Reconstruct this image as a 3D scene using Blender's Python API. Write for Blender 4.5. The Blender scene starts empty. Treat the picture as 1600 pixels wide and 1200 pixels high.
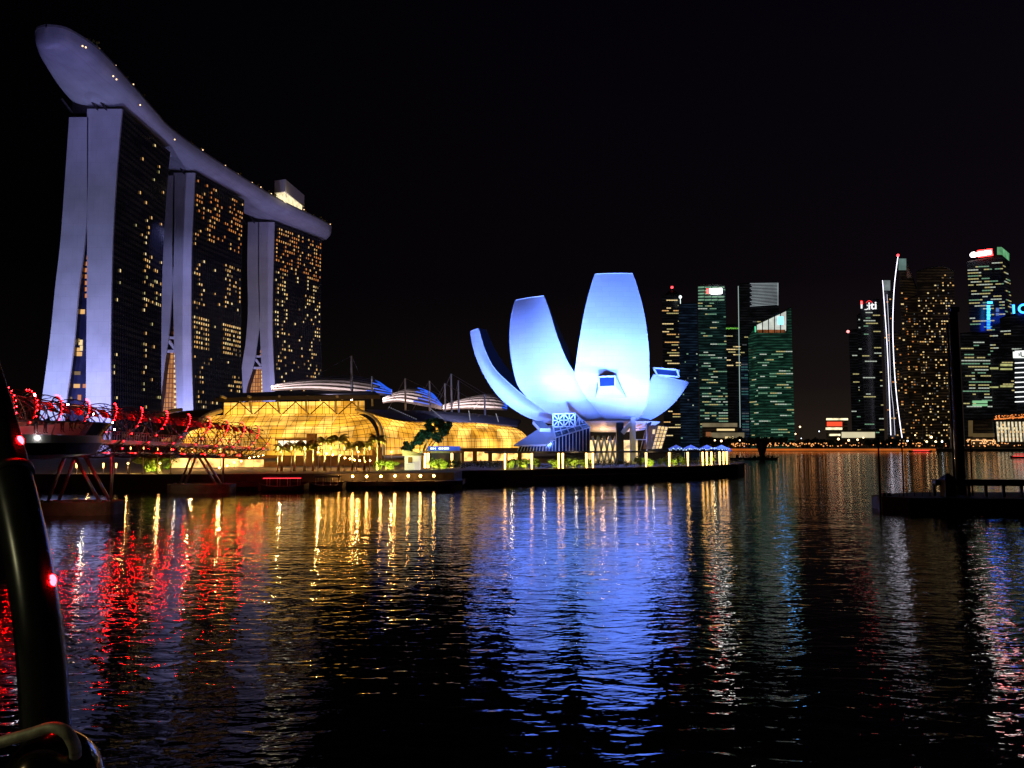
import bpy, bmesh, math, random
from mathutils import Vector, Matrix
R = math.radians
random.seed(7)
scene = bpy.context.scene
C = scene.collection

# ------------------------------------------------------------------ camera
F, CX, CY, CAMZ = 1202.0, 800.0, 600.0, 9.0
PITCH = R(4.42)
cam_d = bpy.data.cameras.new("camera"); cam = bpy.data.objects.new("camera", cam_d); C.objects.link(cam)
cam.location = (0, 0, CAMZ); cam.rotation_euler = (R(90) + PITCH, 0, 0)
cam_d.sensor_width = 36; cam_d.lens = 36 * F / 1600; cam_d.clip_start = 0.1; cam_d.clip_end = 8000
scene.camera = cam

# ------------------------------------------------------------------ night sky, exposure
W = bpy.data.worlds.new("World"); scene.world = W; W.use_nodes = True
nt = W.node_tree; nt.nodes.clear()
wo = nt.nodes.new('ShaderNodeOutputWorld'); bg = nt.nodes.new('ShaderNodeBackground')
tc = nt.nodes.new('ShaderNodeTexCoord'); sx = nt.nodes.new('ShaderNodeSeparateXYZ')
rp = nt.nodes.new('ShaderNodeValToRGB'); mx = nt.nodes.new('ShaderNodeMix'); mx.data_type = 'RGBA'; mx.blend_type = 'MULTIPLY'
sky = nt.nodes.new('ShaderNodeTexSky'); sky.sky_type = 'NISHITA'; sky.sun_disc = False
sky.sun_elevation = R(-9); sky.sun_rotation = R(200)
nt.links.new(tc.outputs['Generated'], sx.inputs[0]); nt.links.new(sx.outputs['Z'], rp.inputs[0])
cr = rp.color_ramp
cr.elements[0].position = 0.0; cr.elements[0].color = (0.011, 0.0072, 0.005, 1)
cr.elements[1].position = 0.5; cr.elements[1].color = (0.0010, 0.0006, 0.0017, 1)
e = cr.elements.new(0.07); e.color = (0.0052, 0.0036, 0.0034, 1)
e = cr.elements.new(0.2); e.color = (0.0019, 0.0012, 0.002, 1)
# city glow is stronger over the far shore (towards +X)
mr = nt.nodes.new('ShaderNodeMapRange'); mr.inputs[1].default_value = -0.5; mr.inputs[2].default_value = 0.6
mr.inputs[3].default_value = 0.35; mr.inputs[4].default_value = 1.9
nt.links.new(sx.outputs['X'], mr.inputs[0])
vm = nt.nodes.new('ShaderNodeVectorMath'); vm.operation = 'SCALE'
nt.links.new(rp.outputs[0], vm.inputs[0]); nt.links.new(mr.outputs[0], vm.inputs['Scale'])
va = nt.nodes.new('ShaderNodeVectorMath'); va.operation = 'MULTIPLY_ADD'
va.inputs[1].default_value = (0.02, 0.02, 0.02)
nt.links.new(sky.outputs[0], va.inputs[0]); nt.links.new(vm.outputs[0], va.inputs[2])
nt.links.new(va.outputs[0], bg.inputs[0]); bg.inputs[1].default_value = 1.0
nt.links.new(bg.outputs[0], wo.inputs[0])
scene.view_settings.view_transform = 'Standard'; scene.view_settings.look = 'None'
scene.view_settings.exposure = 0; scene.view_settings.gamma = 1
scene.render.engine = 'CYCLES'
cy = scene.cycles
cy.use_denoising = True
cy.max_bounces = 4; cy.diffuse_bounces = 2; cy.glossy_bounces = 3; cy.transmission_bounces = 4; cy.transparent_max_bounces = 6
cy.sample_clamp_indirect = 4.0; cy.caustics_reflective = True; cy.caustics_refractive = False
cy.blur_glossy = 0.3

# ------------------------------------------------------------------ projection helpers
SP, CP = math.sin(PITCH), math.cos(PITCH)
def ratio(py):
    Y = (CY - py) / F
    return (Y * CP + SP) / (CP - Y * SP)
def U(px, py, D):
    """real-world point that stands D metres ahead in the direction of pixel (px, py)"""
    z = CAMZ + ratio(py) * D
    vd = D * CP + (z - CAMZ) * SP
    return Vector(((px - CX) / F * vd, D, z))
def G(px, D, z):
    vd = D * CP + (z - CAMZ) * SP
    return Vector(((px - CX) / F * vd, D, z))

# ------------------------------------------------------------------ materials
def nodes(name):
    m = bpy.data.materials.new(name); m.use_nodes = True
    return m, m.node_tree, m.node_tree.nodes['Principled BSDF']
def noise_col(t, col, var, scale, detail=4):
    n = t.nodes.new('ShaderNodeTexNoise'); n.inputs['Scale'].default_value = scale; n.inputs['Detail'].default_value = detail
    g = t.nodes.new('ShaderNodeTexCoord'); t.links.new(g.outputs['Object'], n.inputs['Vector'])
    r = t.nodes.new('ShaderNodeValToRGB')
    a = [max(0, c * (1 - var)) for c in col]; b = [c * (1 + var) for c in col]
    r.color_ramp.elements[0].position = 0.3; r.color_ramp.elements[1].position = 0.7
    r.color_ramp.elements[0].color = (*a, 1); r.color_ramp.elements[1].color = (*b, 1)
    t.links.new(n.outputs['Fac'], r.inputs[0])
    return r, n
def mat(name, col, rough=0.6, metal=0.0, var=0.15, scale=0.6, bump=0.0, spec=0.5):
    m, t, b = nodes(name)
    r, n = noise_col(t, col, var, scale)
    t.links.new(r.outputs[0], b.inputs['Base Color'])
    b.inputs['Roughness'].default_value = rough; b.inputs['Metallic'].default_value = metal
    b.inputs['Specular IOR Level'].default_value = spec
    if bump:
        bp = t.nodes.new('ShaderNodeBump'); bp.inputs['Strength'].default_value = bump
        t.links.new(n.outputs['Fac'], bp.inputs['Height']); t.links.new(bp.outputs[0], b.inputs['Normal'])
    return m
def emat(name, col, strength, sample=False, var=0.0, scale=0.5, base=(0.02, 0.02, 0.02)):
    m, t, b = nodes(name)
    b.inputs['Base Color'].default_value = (*base, 1); b.inputs['Roughness'].default_value = 0.4
    b.inputs['Emission Color'].default_value = (*col, 1); b.inputs['Emission Strength'].default_value = strength
    if var:
        r, n = noise_col(t, col, var, scale)
        t.links.new(r.outputs[0], b.inputs['Emission Color'])
    if not sample: m.cycles.emission_sampling = 'NONE'
    return m

M = {}
M['capstone'] = mat('pile_cap_concrete', (0.20, 0.20, 0.15), 0.95, var=0.35, scale=0.5, bump=0.2, spec=0.1)
M['concrete'] = mat('concrete', (0.28, 0.27, 0.25), 0.85, var=0.3, scale=0.4, bump=0.2)
M['paving'] = mat('paving', (0.22, 0.2, 0.18), 0.8, var=0.3, scale=0.5)
M['quay'] = mat('quay_stone', (0.045, 0.04, 0.036), 0.8, var=0.5, scale=0.5, bump=0.3)
M['steel'] = mat('stainless_steel', (0.42, 0.41, 0.42), 0.35, 0.9, var=0.2, scale=2)
M['darksteel'] = mat('dark_steel', (0.1, 0.09, 0.09), 0.4, 0.8, var=0.3, scale=1)
M['black'] = mat('black_paint', (0.012, 0.011, 0.013), 0.6, var=0.3)
def panelled(name, c, rough, bw, rh, mortar, msize, stain=.12):
    m, t, b = nodes(name)
    g = t.nodes.new('ShaderNodeTexCoord'); mp = t.nodes.new('ShaderNodeMapping'); mp.inputs['Rotation'].default_value = (R(90), 0, 0)
    br = t.nodes.new('ShaderNodeTexBrick'); br.offset = 0.5; br.inputs['Scale'].default_value = 1; br.inputs['Brick Width'].default_value = bw; br.inputs['Row Height'].default_value = rh
    br.inputs['Mortar Size'].default_value = msize; br.inputs['Color1'].default_value = (*[x * .95 for x in c], 1); br.inputs['Color2'].default_value = (*c, 1); br.inputs['Mortar'].default_value = (*[x * mortar for x in c], 1)
    n = t.nodes.new('ShaderNodeTexNoise'); n.inputs['Scale'].default_value = .09; n.inputs['Detail'].default_value = 6
    r = t.nodes.new('ShaderNodeValToRGB'); r.color_ramp.elements[0].position = .3; r.color_ramp.elements[1].position = .75
    r.color_ramp.elements[0].color = (1 - stain, 1 - stain, 1 - stain, 1); r.color_ramp.elements[1].color = (1, 1, 1, 1)
    mx_ = t.nodes.new('ShaderNodeMix'); mx_.data_type = 'RGBA'; mx_.blend_type = 'MULTIPLY'; mx_.inputs[0].default_value = 1
    t.links.new(g.outputs['Object'], mp.inputs[0]); t.links.new(mp.outputs[0], br.inputs['Vector']); t.links.new(g.outputs['Object'], n.inputs['Vector']); t.links.new(n.outputs['Fac'], r.inputs[0])
    t.links.new(br.outputs['Color'], mx_.inputs[6]); t.links.new(r.outputs[0], mx_.inputs[7]); t.links.new(mx_.outputs[2], b.inputs['Base Color'])
    b.inputs['Roughness'].default_value = rough
    return m
M['white'] = mat('white_panel', (0.78, 0.78, 0.8), 0.55, var=0.04, scale=0.1)
M['tower_white'] = panelled('tower_end_cladding', (0.74, 0.75, 0.77), .6, 5.5, 7.0, .87, .12, .22)
M['hull_white'] = panelled('deck_hull_cladding', (0.62, 0.62, 0.64), .55, 4.0, 2.2, .85, .10, .25)
M['whitepole'] = mat('white_pole', (0.75, 0.72, 0.66), 0.5, var=0.06, scale=1)
M['bark'] = mat('palm_bark', (0.3, 0.25, 0.17), 0.9, var=0.35, scale=3)
M['leaf'] = mat('palm_leaf', (0.34, 0.32, 0.06), 0.6, var=0.5, scale=1.5)
M['shrub'] = mat('shrub_leaf', (0.12, 0.18, 0.03), 0.6, var=0.5, scale=2)
M['darkleaf'] = mat('dark_leaf', (0.025, 0.06, 0.045), 0.6, var=0.6, scale=1)
M['farleaf'] = mat('far_leaf', (0.02, 0.03, 0.015), 0.8, var=0.5, scale=0.3)
M['roofgrey'] = mat('grey_metal_roof', (0.30, 0.31, 0.40), 0.5, 0.2, var=0.12, scale=0.2)
M['roofdark'] = mat('dark_roof', (0.10, 0.085, 0.075), 0.7, var=0.2, scale=0.3)
M['brownwall'] = mat('brown_wall', (0.28, 0.15, 0.06), 0.8, var=0.3, scale=0.5)
M['atrium'] = mat('atrium_glass', (0.02, 0.022, 0.06), 0.3, var=0.4, scale=0.15)
M['mullion'] = mat('mullion', (0.05, 0.035, 0.02), 0.6, var=0.2)
M['hull'] = mat('boat_hull', (0.03, 0.015, 0.012), 0.5, var=0.3)
M['glassdark'] = mat('dark_glass', (0.02, 0.04, 0.09), 0.12, var=0.3, scale=0.3)
M['petalside'] = mat('petal_side_shade', (0.010, 0.011, 0.018), 0.6, var=0.2, scale=0.2)  # near-black base puts the shade of the petal sides into the colour

M['win_warm'] = emat('window_warm', (1.0, 0.55, 0.18), 0.85)
M['win_pale'] = emat('window_pale', (1.0, 0.74, 0.34), 1.0)
M['win_orange'] = emat('window_orange', (1.0, 0.34, 0.08), 0.6)
M['win_dim'] = emat('window_dim', (0.8, 0.5, 0.2), 0.25)
M['win_green'] = emat('window_green', (0.4, 0.8, 0.5), 0.4)
M['win_yellow'] = emat('window_yellow', (0.9, 0.78, 0.32), 0.55)
M['win_white'] = emat('window_white', (0.8, 0.9, 0.75), 0.6)
M['win_teal'] = emat('window_teal', (0.12, 0.4, 0.38), 0.28)
M['win_grey'] = emat('window_grey', (0.3, 0.32, 0.34), 0.25)
M['lamp_red'] = emat('red_led', (1.0, 0.0016, 0.0024), 430, True)
M['lamp_red_soft'] = emat('red_led_soft', (1.0, 0.03, 0.04), 3, True)
M['lamp_warm'] = emat('warm_lamp', (1.0, 0.40, 0.07), 110, True)
M['lamp_white'] = emat('white_lamp', (0.9, 0.95, 1.0), 40, True)
M['lamp_small'] = emat('small_warm_lamp', (1.0, 0.6, 0.3), 3)
M['column'] = emat('lit_column', (1.0, 0.5, 0.12), 8, True, base=(0.6, 0.5, 0.4))
M['sign_white'] = emat('sign_white', (1, 0.95, 0.93), 12, True)
M['sign_red'] = emat('sign_red', (1, 0.02, 0.02), 16, True)
M['sign_blue'] = emat('sign_blue', (0.005, 0.05, 1), 12, True)
M['sign_cyan'] = emat('sign_cyan', (0.03, 0.3, 1), 5, True)
M['beacon'] = emat('beacon_red', (1, 0.04, 0.05), 6)
M['blue_led'] = emat('blue_led', (0.015, 0.12, 0.95), 0.9, True)

# ------------------------------------------------------------------ mesh builder
class MB:
    def __init__(s): s.v = []; s.f = []; s.m = []
    def add(s, vs, fs, mi=0):
        o = len(s.v); s.v += [tuple(p) for p in vs]
        for f in fs: s.f.append(tuple(i + o for i in f)); s.m.append(mi)
    def box(s, lo, hi, mi=0):
        x0, y0, z0 = lo; x1, y1, z1 = hi
        s.add([(x0,y0,z0),(x1,y0,z0),(x1,y1,z0),(x0,y1,z0),(x0,y0,z1),(x1,y0,z1),(x1,y1,z1),(x0,y1,z1)],
              [(0,3,2,1),(4,5,6,7),(0,1,5,4),(1,2,6,5),(2,3,7,6),(3,0,4,7)], mi)
    def beam(s, a, b, w, mi=0, h=None):
        a, b = Vector(a), Vector(b); d = (b - a)
        if d.length < 1e-6: return
        d.normalize(); up = Vector((0,0,1)) if abs(d.z) < 0.95 else Vector((1,0,0))
        x = d.cross(up).normalized() * w / 2; y = x.cross(d).normalized() * (h or w) / 2
        s.add([a-x-y, a+x-y, a+x+y, a-x+y, b-x-y, b+x-y, b+x+y, b-x+y],
              [(0,1,2,3),(4,7,6,5),(0,4,5,1),(1,5,6,2),(2,6,7,3),(3,7,4,0)], mi)
    def tube(s, pts, r, n=8, mi=0, cap=True):
        pts = [Vector(p) for p in pts]; rs = r if isinstance(r, (list, tuple)) else [r] * len(pts)
        o = len(s.v); prev = None
        for i, p in enumerate(pts):
            d = (pts[min(i+1, len(pts)-1)] - pts[max(i-1, 0)])
            d = d.normalized() if d.length > 1e-9 else Vector((0,0,1))
            if prev is None:
                up = Vector((0,0,1)) if abs(d.z) < 0.9 else Vector((1,0,0)); x = d.cross(up).normalized()
            else:
                x = (prev - d * prev.dot(d)).normalized()
            prev = x; y = d.cross(x)
            for k in range(n):
                a = 2 * math.pi * k / n
                s.v.append(tuple(p + (x * math.cos(a) + y * math.sin(a)) * rs[i]))
        for i in range(len(pts) - 1):
            for k in range(n):
                a, b = o + i*n + k, o + i*n + (k+1) % n
                s.f.append((a, b, b + n, a + n)); s.m.append(mi)
        if cap:
            s.f.append(tuple(o + k for k in range(n))[::-1]); s.m.append(mi)
            s.f.append(tuple(o + (len(pts)-1)*n + k for k in range(n))); s.m.append(mi)
    def grid(s, rows, mi=0, flip=False):
        o = len(s.v); w = len(rows[0])
        for r in rows: s.v += [tuple(p) for p in r]
        for i in range(len(rows) - 1):
            for j in range(w - 1):
                a = o + i*w + j; q = (a, a+1, a+w+1, a+w)
                s.f.append(q[::-1] if flip else q); s.m.append(mi)
    def prism(s, poly, z0, z1, mi=0):
        """poly: list of (x, y), zs may be lists per vertex"""
        n = len(poly); zz0 = z0 if isinstance(z0, list) else [z0]*n; zz1 = z1 if isinstance(z1, list) else [z1]*n
        vs = [(p[0], p[1], zz0[i]) for i, p in enumerate(poly)] + [(p[0], p[1], zz1[i]) for i, p in enumerate(poly)]
        fs = [tuple(range(n))[::-1], tuple(range(n, 2*n))] + [(i, (i+1) % n, n + (i+1) % n, n + i) for i in range(n)]
        s.add(vs, fs, mi)
    def ball(s, c, r, n=8, mi=0, sz=1.0):
        c = Vector(c); o = len(s.v); k = max(3, n // 2)
        for i in range(k + 1):
            t = math.pi * i / k
            for j in range(n):
                a = 2 * math.pi * j / n
                s.v.append((c.x + r*math.sin(t)*math.cos(a), c.y + r*math.sin(t)*math.sin(a), c.z + r*sz*math.cos(t)))
        for i in range(k):
            for j in range(n):
                a, b = o + i*n + j, o + i*n + (j+1) % n
                s.f.append((a, a + n, b + n, b)); s.m.append(mi)
    def mesh(s, name, mats, smooth=False, recalc=False):
        me = bpy.data.meshes.new(name); me.from_pydata(s.v, [], s.f); me.update()
        for m in (mats if isinstance(mats, (list, tuple)) else [mats]): me.materials.append(m)
        me.polygons.foreach_set('material_index', s.m)
        if smooth: me.polygons.foreach_set('use_smooth', [True] * len(s.f))
        if recalc:
            b = bmesh.new(); b.from_mesh(me); bmesh.ops.remove_doubles(b, verts=b.verts, dist=1e-5)
            bmesh.ops.recalc_face_normals(b, faces=b.faces); b.to_mesh(me); b.free()
        return me
def put(name, me, parent=None, loc=None):
    o = bpy.data.objects.new(name, me); C.objects.link(o)
    if parent is not None:
        o.parent = parent
        root = parent
        w = Matrix.Identity(4)
        chain = []
        while root is not None: chain.append(root); root = root.parent
        w = Matrix.Translation(chain[-1].location)   # parts are written in world coordinates
        if len(chain) == 1: o.matrix_parent_inverse = w.inverted()
    if loc is not None: o.location = loc
    return o
def part(name, mb, mats, parent=None, smooth=False, recalc=False, label=None, kind=None):
    o = put(name, mb.mesh(name, mats, smooth, recalc), parent)
    if label: o['label'] = label
    if kind: o['kind'] = kind
    return o
def parts(name, mb, mats, parent=None, smooth=False):
    """one part for every separate piece of the builder's mesh"""
    n = len(mb.v); up = list(range(n))
    def find(i):
        while up[i] != i: up[i] = up[up[i]]; i = up[i]
        return i
    for f in mb.f:
        for i in f[1:]:
            a, b_ = find(f[0]), find(i)
            if a != b_: up[b_] = a
    groups = {}
    for k, f in enumerate(mb.f): groups.setdefault(find(f[0]), []).append(k)
    out = []
    for ks in groups.values():
        q = MB(); idx = {}
        for k in ks:
            f2 = []
            for i in mb.f[k]:
                if i not in idx: idx[i] = len(q.v); q.v.append(mb.v[i])
                f2.append(idx[i])
            q.f.append(tuple(f2)); q.m.append(mb.m[k])
        out.append(part(name, q, mats, parent, smooth))
    return out
def tag(o, label, cat, group=None):
    o['label'] = label; o['category'] = cat
    if group: o['group'] = group
    return o
def thing(name, loc, label, cat, group=None):
    o = bpy.data.objects.new(name, None); C.objects.link(o); o.location = loc; o.empty_display_size = 1
    return tag(o, label, cat, group)
def struct(o): o['kind'] = 'structure'; return o
def copy_tree(o, parent=None, loc=None, rz=0.0, sc=None, label=None):
    c = o.copy(); C.objects.link(c)
    if parent is not None: c.parent = parent; c.matrix_parent_inverse = o.matrix_parent_inverse.copy()
    if loc is not None: c.location = loc; c.rotation_euler = (0, 0, rz)
    if sc: c.scale = (sc, sc, sc) if not isinstance(sc, tuple) else sc
    if label: c['label'] = label
    for ch in list(o.children): copy_tree(ch, c)
    return c
def catmull(pts, n):
    pts = [Vector(p) for p in pts]; out = []
    m = len(pts) - 1
    for k in range(n + 1):
        t = k / n * m; i = min(int(t), m - 1); u = t - i
        p0, p1, p2, p3 = pts[max(i-1, 0)], pts[i], pts[i+1], pts[min(i+2, m)]
        out.append(0.5 * ((2*p1) + (p2-p0)*u + (2*p0-5*p1+4*p2-p3)*u*u + (-p0+3*p1-3*p2+p3)*u**3))
    return out
def light(name, kind, loc, col, power, target=None, angle=60, blend=0.6, size=0.5):
    d = bpy.data.lights.new(name, kind); d.color = col; d.energy = power
    if kind == 'SPOT': d.spot_size = R(angle); d.spot_blend = blend
    if kind in ('SPOT', 'POINT'): d.shadow_soft_size = size
    o = bpy.data.objects.new(name, d); C.objects.link(o); o.location = loc
    if target is not None: o.rotation_euler = (Vector(target) - Vector(loc)).to_track_quat('-Z', 'Y').to_euler()
    return o
quads = {}
def unit_quad(mname):
    if mname not in quads:
        me = bpy.data.meshes.new('window_' + mname)
        me.from_pydata([(-.5, -.5, 0), (.5, -.5, 0), (.5, .5, 0), (-.5, .5, 0)], [], [(0, 1, 2, 3)])
        me.materials.append(M[mname]); quads[mname] = me
    return quads[mname]
def add_windows(root, cells, cap=100, name='window'):
    """cells: (centre, u, v, w, h, material): every lit window is a pane standing 12 cm off the facade"""
    cells = sorted(cells, key=lambda c: -(c[3] * c[4]) / max(1, c[0].y) ** 2)
    inv = Matrix.Translation(-root.location)
    for (c, u, v, w, h, mn) in cells[:cap]:
        o = bpy.data.objects.new(name, unit_quad(mn)); C.objects.link(o); o.parent = root
        o.matrix_parent_inverse = inv
        n = u.cross(v)
        o.matrix_basis = Matrix(((u.x*w, v.x*h, n.x, c.x), (u.y*w, v.y*h, n.y, c.y), (u.z*w, v.z*h, n.z, c.z), (0, 0, 0, 1)))
    rest = cells[cap:]
    if rest:
        names = sorted({c[5] for c in rest}); mb = MB()
        for (c, u, v, w, h, mn) in rest:
            a, b = u * w / 2, v * h / 2
            mb.add([c-a-b, c+a-b, c+a+b, c-a+b], [(0, 1, 2, 3)], names.index(mn))
        part(name, mb, [M[n] for n in names], root, kind='stuff')
Z = Vector((0, 0, 1))

# ================================================================== WATER
def build_water():
    m, t, b = nodes('bay_water')
    b.inputs['Base Color'].default_value = (0.003, 0.006, 0.010, 1)
    b.inputs['Roughness'].default_value = 0.045; b.inputs['IOR'].default_value = 1.5
    g = t.nodes.new('ShaderNodeNewGeometry')
    def layer(sx_, sy_, rot, scale, detail, dist, rough=0.5):
        mp = t.nodes.new('ShaderNodeMapping'); mp.inputs['Scale'].default_value = (sx_, sy_, 1); mp.inputs['Rotation'].default_value = (0, 0, R(rot))
        n = t.nodes.new('ShaderNodeTexNoise'); n.inputs['Scale'].default_value = scale; n.inputs['Detail'].default_value = detail
        n.inputs['Distortion'].default_value = dist; n.inputs['Roughness'].default_value = rough
        t.links.new(g.outputs['Position'], mp.inputs['Vector']); t.links.new(mp.outputs[0], n.inputs['Vector'])
        return n
    prev = None
    for (n, dist) in ((layer(0.35, 1.0, 4, 0.14, 1.0, 0.3), 0.13), (layer(0.5, 1.0, 7, 1.0, 2.5, 0.5), 0.07), (layer(0.6, 1.0, -12, 2.2, 2.0, 0.3), 0.022)):
        bp = t.nodes.new('ShaderNodeBump'); bp.inputs['Strength'].default_value = 1.0; bp.inputs['Distance'].default_value = dist
        t.links.new(n.outputs['Fac'], bp.inputs['Height'])
        if prev is not None: t.links.new(prev.outputs[0], bp.inputs['Normal'])
        prev = bp
    t.links.new(prev.outputs[0], b.inputs['Normal'])
    mb = MB(); mb.add([(-2500, -300, 0), (3500, -300, 0), (3500, 5000, 0), (-2500, 5000, 0)], [(0, 1, 2, 3)])
    struct(part('water', mb, m))
build_water()

# ================================================================== LAND
EDGE = [(-400, 151), (-57, 151), (-20, 157), (-12, 160), (-11, 171), (5, 176), (30, 189), (50, 203), (64, 219), (71, 236), (70, 248), (60, 268), (45, 300), (30, 380), (20, 800), (-1500, 800), (-1500, 151)]
mb = MB(); mb.prism(EDGE, -3, 3.0); struct(part('land', mb, M['quay']))
mb = MB(); mb.prism([(x * 0.995, y + 0.9) for x, y in EDGE[:15]] + [(-900, 799), (-900, 152)], 3.004, 3.02); struct(part('promenade', mb, M['paving']))
FAR = [(60, 905), (1400, 905), (1400, 3500), (-1400, 3500), (-1400, 1000), (60, 1000)]
mb = MB(); mb.prism(FAR, -3, 2.9); struct(part('far_land', mb, M['quay']))

def bands(name, col, strength, floor=4.0, glass=(.01, .015, .02), dens=.5):
    """dark curtain wall whose interiors glow faintly floor by floor"""
    m, t, b = nodes(name)
    g = t.nodes.new('ShaderNodeNewGeometry'); s = t.nodes.new('ShaderNodeSeparateXYZ'); t.links.new(g.outputs['Position'], s.inputs[0])
    w = t.nodes.new('ShaderNodeMath'); w.operation = 'MULTIPLY'; w.inputs[1].default_value = 1 / floor; t.links.new(s.outputs['Z'], w.inputs[0])
    fr = t.nodes.new('ShaderNodeMath'); fr.operation = 'FRACT'; t.links.new(w.outputs[0], fr.inputs[0])
    gt = t.nodes.new('ShaderNodeMath'); gt.operation = 'GREATER_THAN'; gt.inputs[1].default_value = .45; t.links.new(fr.outputs[0], gt.inputs[0])
    mp = t.nodes.new('ShaderNodeMapping'); mp.inputs['Scale'].default_value = (.06, .06, .25); t.links.new(g.outputs['Position'], mp.inputs[0])
    n = t.nodes.new('ShaderNodeTexNoise'); n.inputs['Scale'].default_value = 1.0; n.inputs['Detail'].default_value = 3; t.links.new(mp.outputs[0], n.inputs['Vector'])
    r_ = t.nodes.new('ShaderNodeMapRange'); r_.inputs[1].default_value = dens - .12; r_.inputs[2].default_value = dens + .2; t.links.new(n.outputs['Fac'], r_.inputs[0])
    mu = t.nodes.new('ShaderNodeMath'); mu.operation = 'MULTIPLY'; t.links.new(gt.outputs[0], mu.inputs[0]); t.links.new(r_.outputs[0], mu.inputs[1])
    m2 = t.nodes.new('ShaderNodeMath'); m2.operation = 'MULTIPLY'; m2.inputs[1].default_value = strength; t.links.new(mu.outputs[0], m2.inputs[0])
    ad = t.nodes.new('ShaderNodeMath'); ad.operation = 'ADD'; ad.inputs[1].default_value = strength * .12; t.links.new(m2.outputs[0], ad.inputs[0])
    b.inputs['Emission Color'].default_value = (*col, 1); t.links.new(ad.outputs[0], b.inputs['Emission Strength'])
    b.inputs['Base Color'].default_value = (*glass, 1); b.inputs['Roughness'].default_value = .25; m.cycles.emission_sampling = 'NONE'
    return m
M['towerglass'] = bands('tower_glass', (.55, .4, .38), .006, floor=3.5, glass=(.008, .009, .016), dens=.44)
# ================================================================== HOTEL
ZT = 199.0
def hotel_tower(idx, nearprofs, dn, df, farshift, label, winfn):
    """nearprofs: dict of end-wall outlines in pixels (left edge list, right edge list), at distance dn"""
    base = G(nearprofs['west'][1][-1][0], dn, 3)
    root = thing('hotel_tower', (base.x - 10, dn, 3), label, 'hotel tower', 'hotel towers carrying the long roof deck')
    sh = Vector((farshift, df - dn, 0))
    for key in nearprofs:
        Ls, Rs = nearprofs[key]
        def edge(pl):
            pts = [U(x, y, dn) for x, y in pl]
            last = pts[-1].copy(); last.z = 2.9; pts[-1] = last
            return catmull(pts, 26)
        L, Rr = edge(Ls), edge(Rs)
        mbw = MB()
        # end wall: slab 1.2 m thick
        off = Vector((0, 1.2, 0)); e_ = Vector((0.35, 0, 0))
        rows_f = [[l - e_, r + e_] for l, r in zip(L, Rr)]
        rows_b = [[l - e_ + off, r + e_ + off] for l, r in zip(L, Rr)]
        mbw.grid(rows_f); mbw.grid(rows_b, flip=True)
        mbw.grid([[f[0], b_[0]] for f, b_ in zip(rows_f, rows_b)], flip=True); mbw.grid([[f[1], b_[1]] for f, b_ in zip(rows_f, rows_b)])
        mbw.add([rows_f[0][0], rows_f[0][1], rows_b[0][1], rows_b[0][0]], [(0, 1, 2, 3)])
        part('end_wall', mbw, M['tower_white'], root, smooth=False)
        # glazed body behind it
        mbg = MB(); o1 = Vector((0, 1.25, 0)); o2 = sh
        A = [[l + o1, r + o1] for l, r in zip(L, Rr)]; B = [[l + o2, r + o2] for l, r in zip(L, Rr)]
        mbg.grid([[a[1], b_[1]] for a, b_ in zip(A, B)]); mbg.grid([[a[0], b_[0]] for a, b_ in zip(A, B)], flip=True)
        mbg.grid(B, flip=True); mbg.add([A[0][0], A[0][1], B[0][1], B[0][0]], [(0, 1, 2, 3)])
        part('glass_facade', mbg, M['towerglass'], root)
        if key == 'west':
            cells = []
            # facade curve: world points down the right edge
            zs = [p.z for p in Rr]
            def at(z):
                for i in range(len(Rr) - 1):
                    if Rr[i].z >= z >= Rr[i+1].z:
                        u = (Rr[i].z - z) / max(1e-6, Rr[i].z - Rr[i+1].z); return Rr[i].lerp(Rr[i+1], u)
                return Rr[0] if z > Rr[0].z else Rr[-1]
            ud = sh.normalized(); nn = Vector((ud.y, -ud.x, 0)); Lm = sh.length
            nf, nc = 53, 22
            fh = (ZT - 14) / nf; cw = (Lm - 4) / nc
            for i in range(nf):
                z = 12 + (i + 0.5) * fh; p0 = at(z)
                for j in range(nc):
                    mn = winfn((j + 0.5) / nc, (i + 0.5) / nf, i, j)
                    if not mn: continue
                    c = p0 + ud * (2.5 + (j + 0.5) * cw) + nn * 0.5
                    cells.append((c, ud, Z, cw * rnd.choice((.34, .46, .52)), fh * rnd.choice((.42, .5)), mn))
            add_windows(root, cells)
            # vertical mullion fins on the west facade
            mbf = MB()
            for j in range(0, nc + 1):
                d_ = 2.5 + j * cw
                for i in range(len(Rr) - 1):
                    mbf.beam(Rr[i] + ud * d_ + nn * 0.45, Rr[i+1] + ud * d_ + nn * 0.45, 0.16, h=0.5)
            part('facade_fins', mbf, M['towerglass'], root)
    return root

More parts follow.
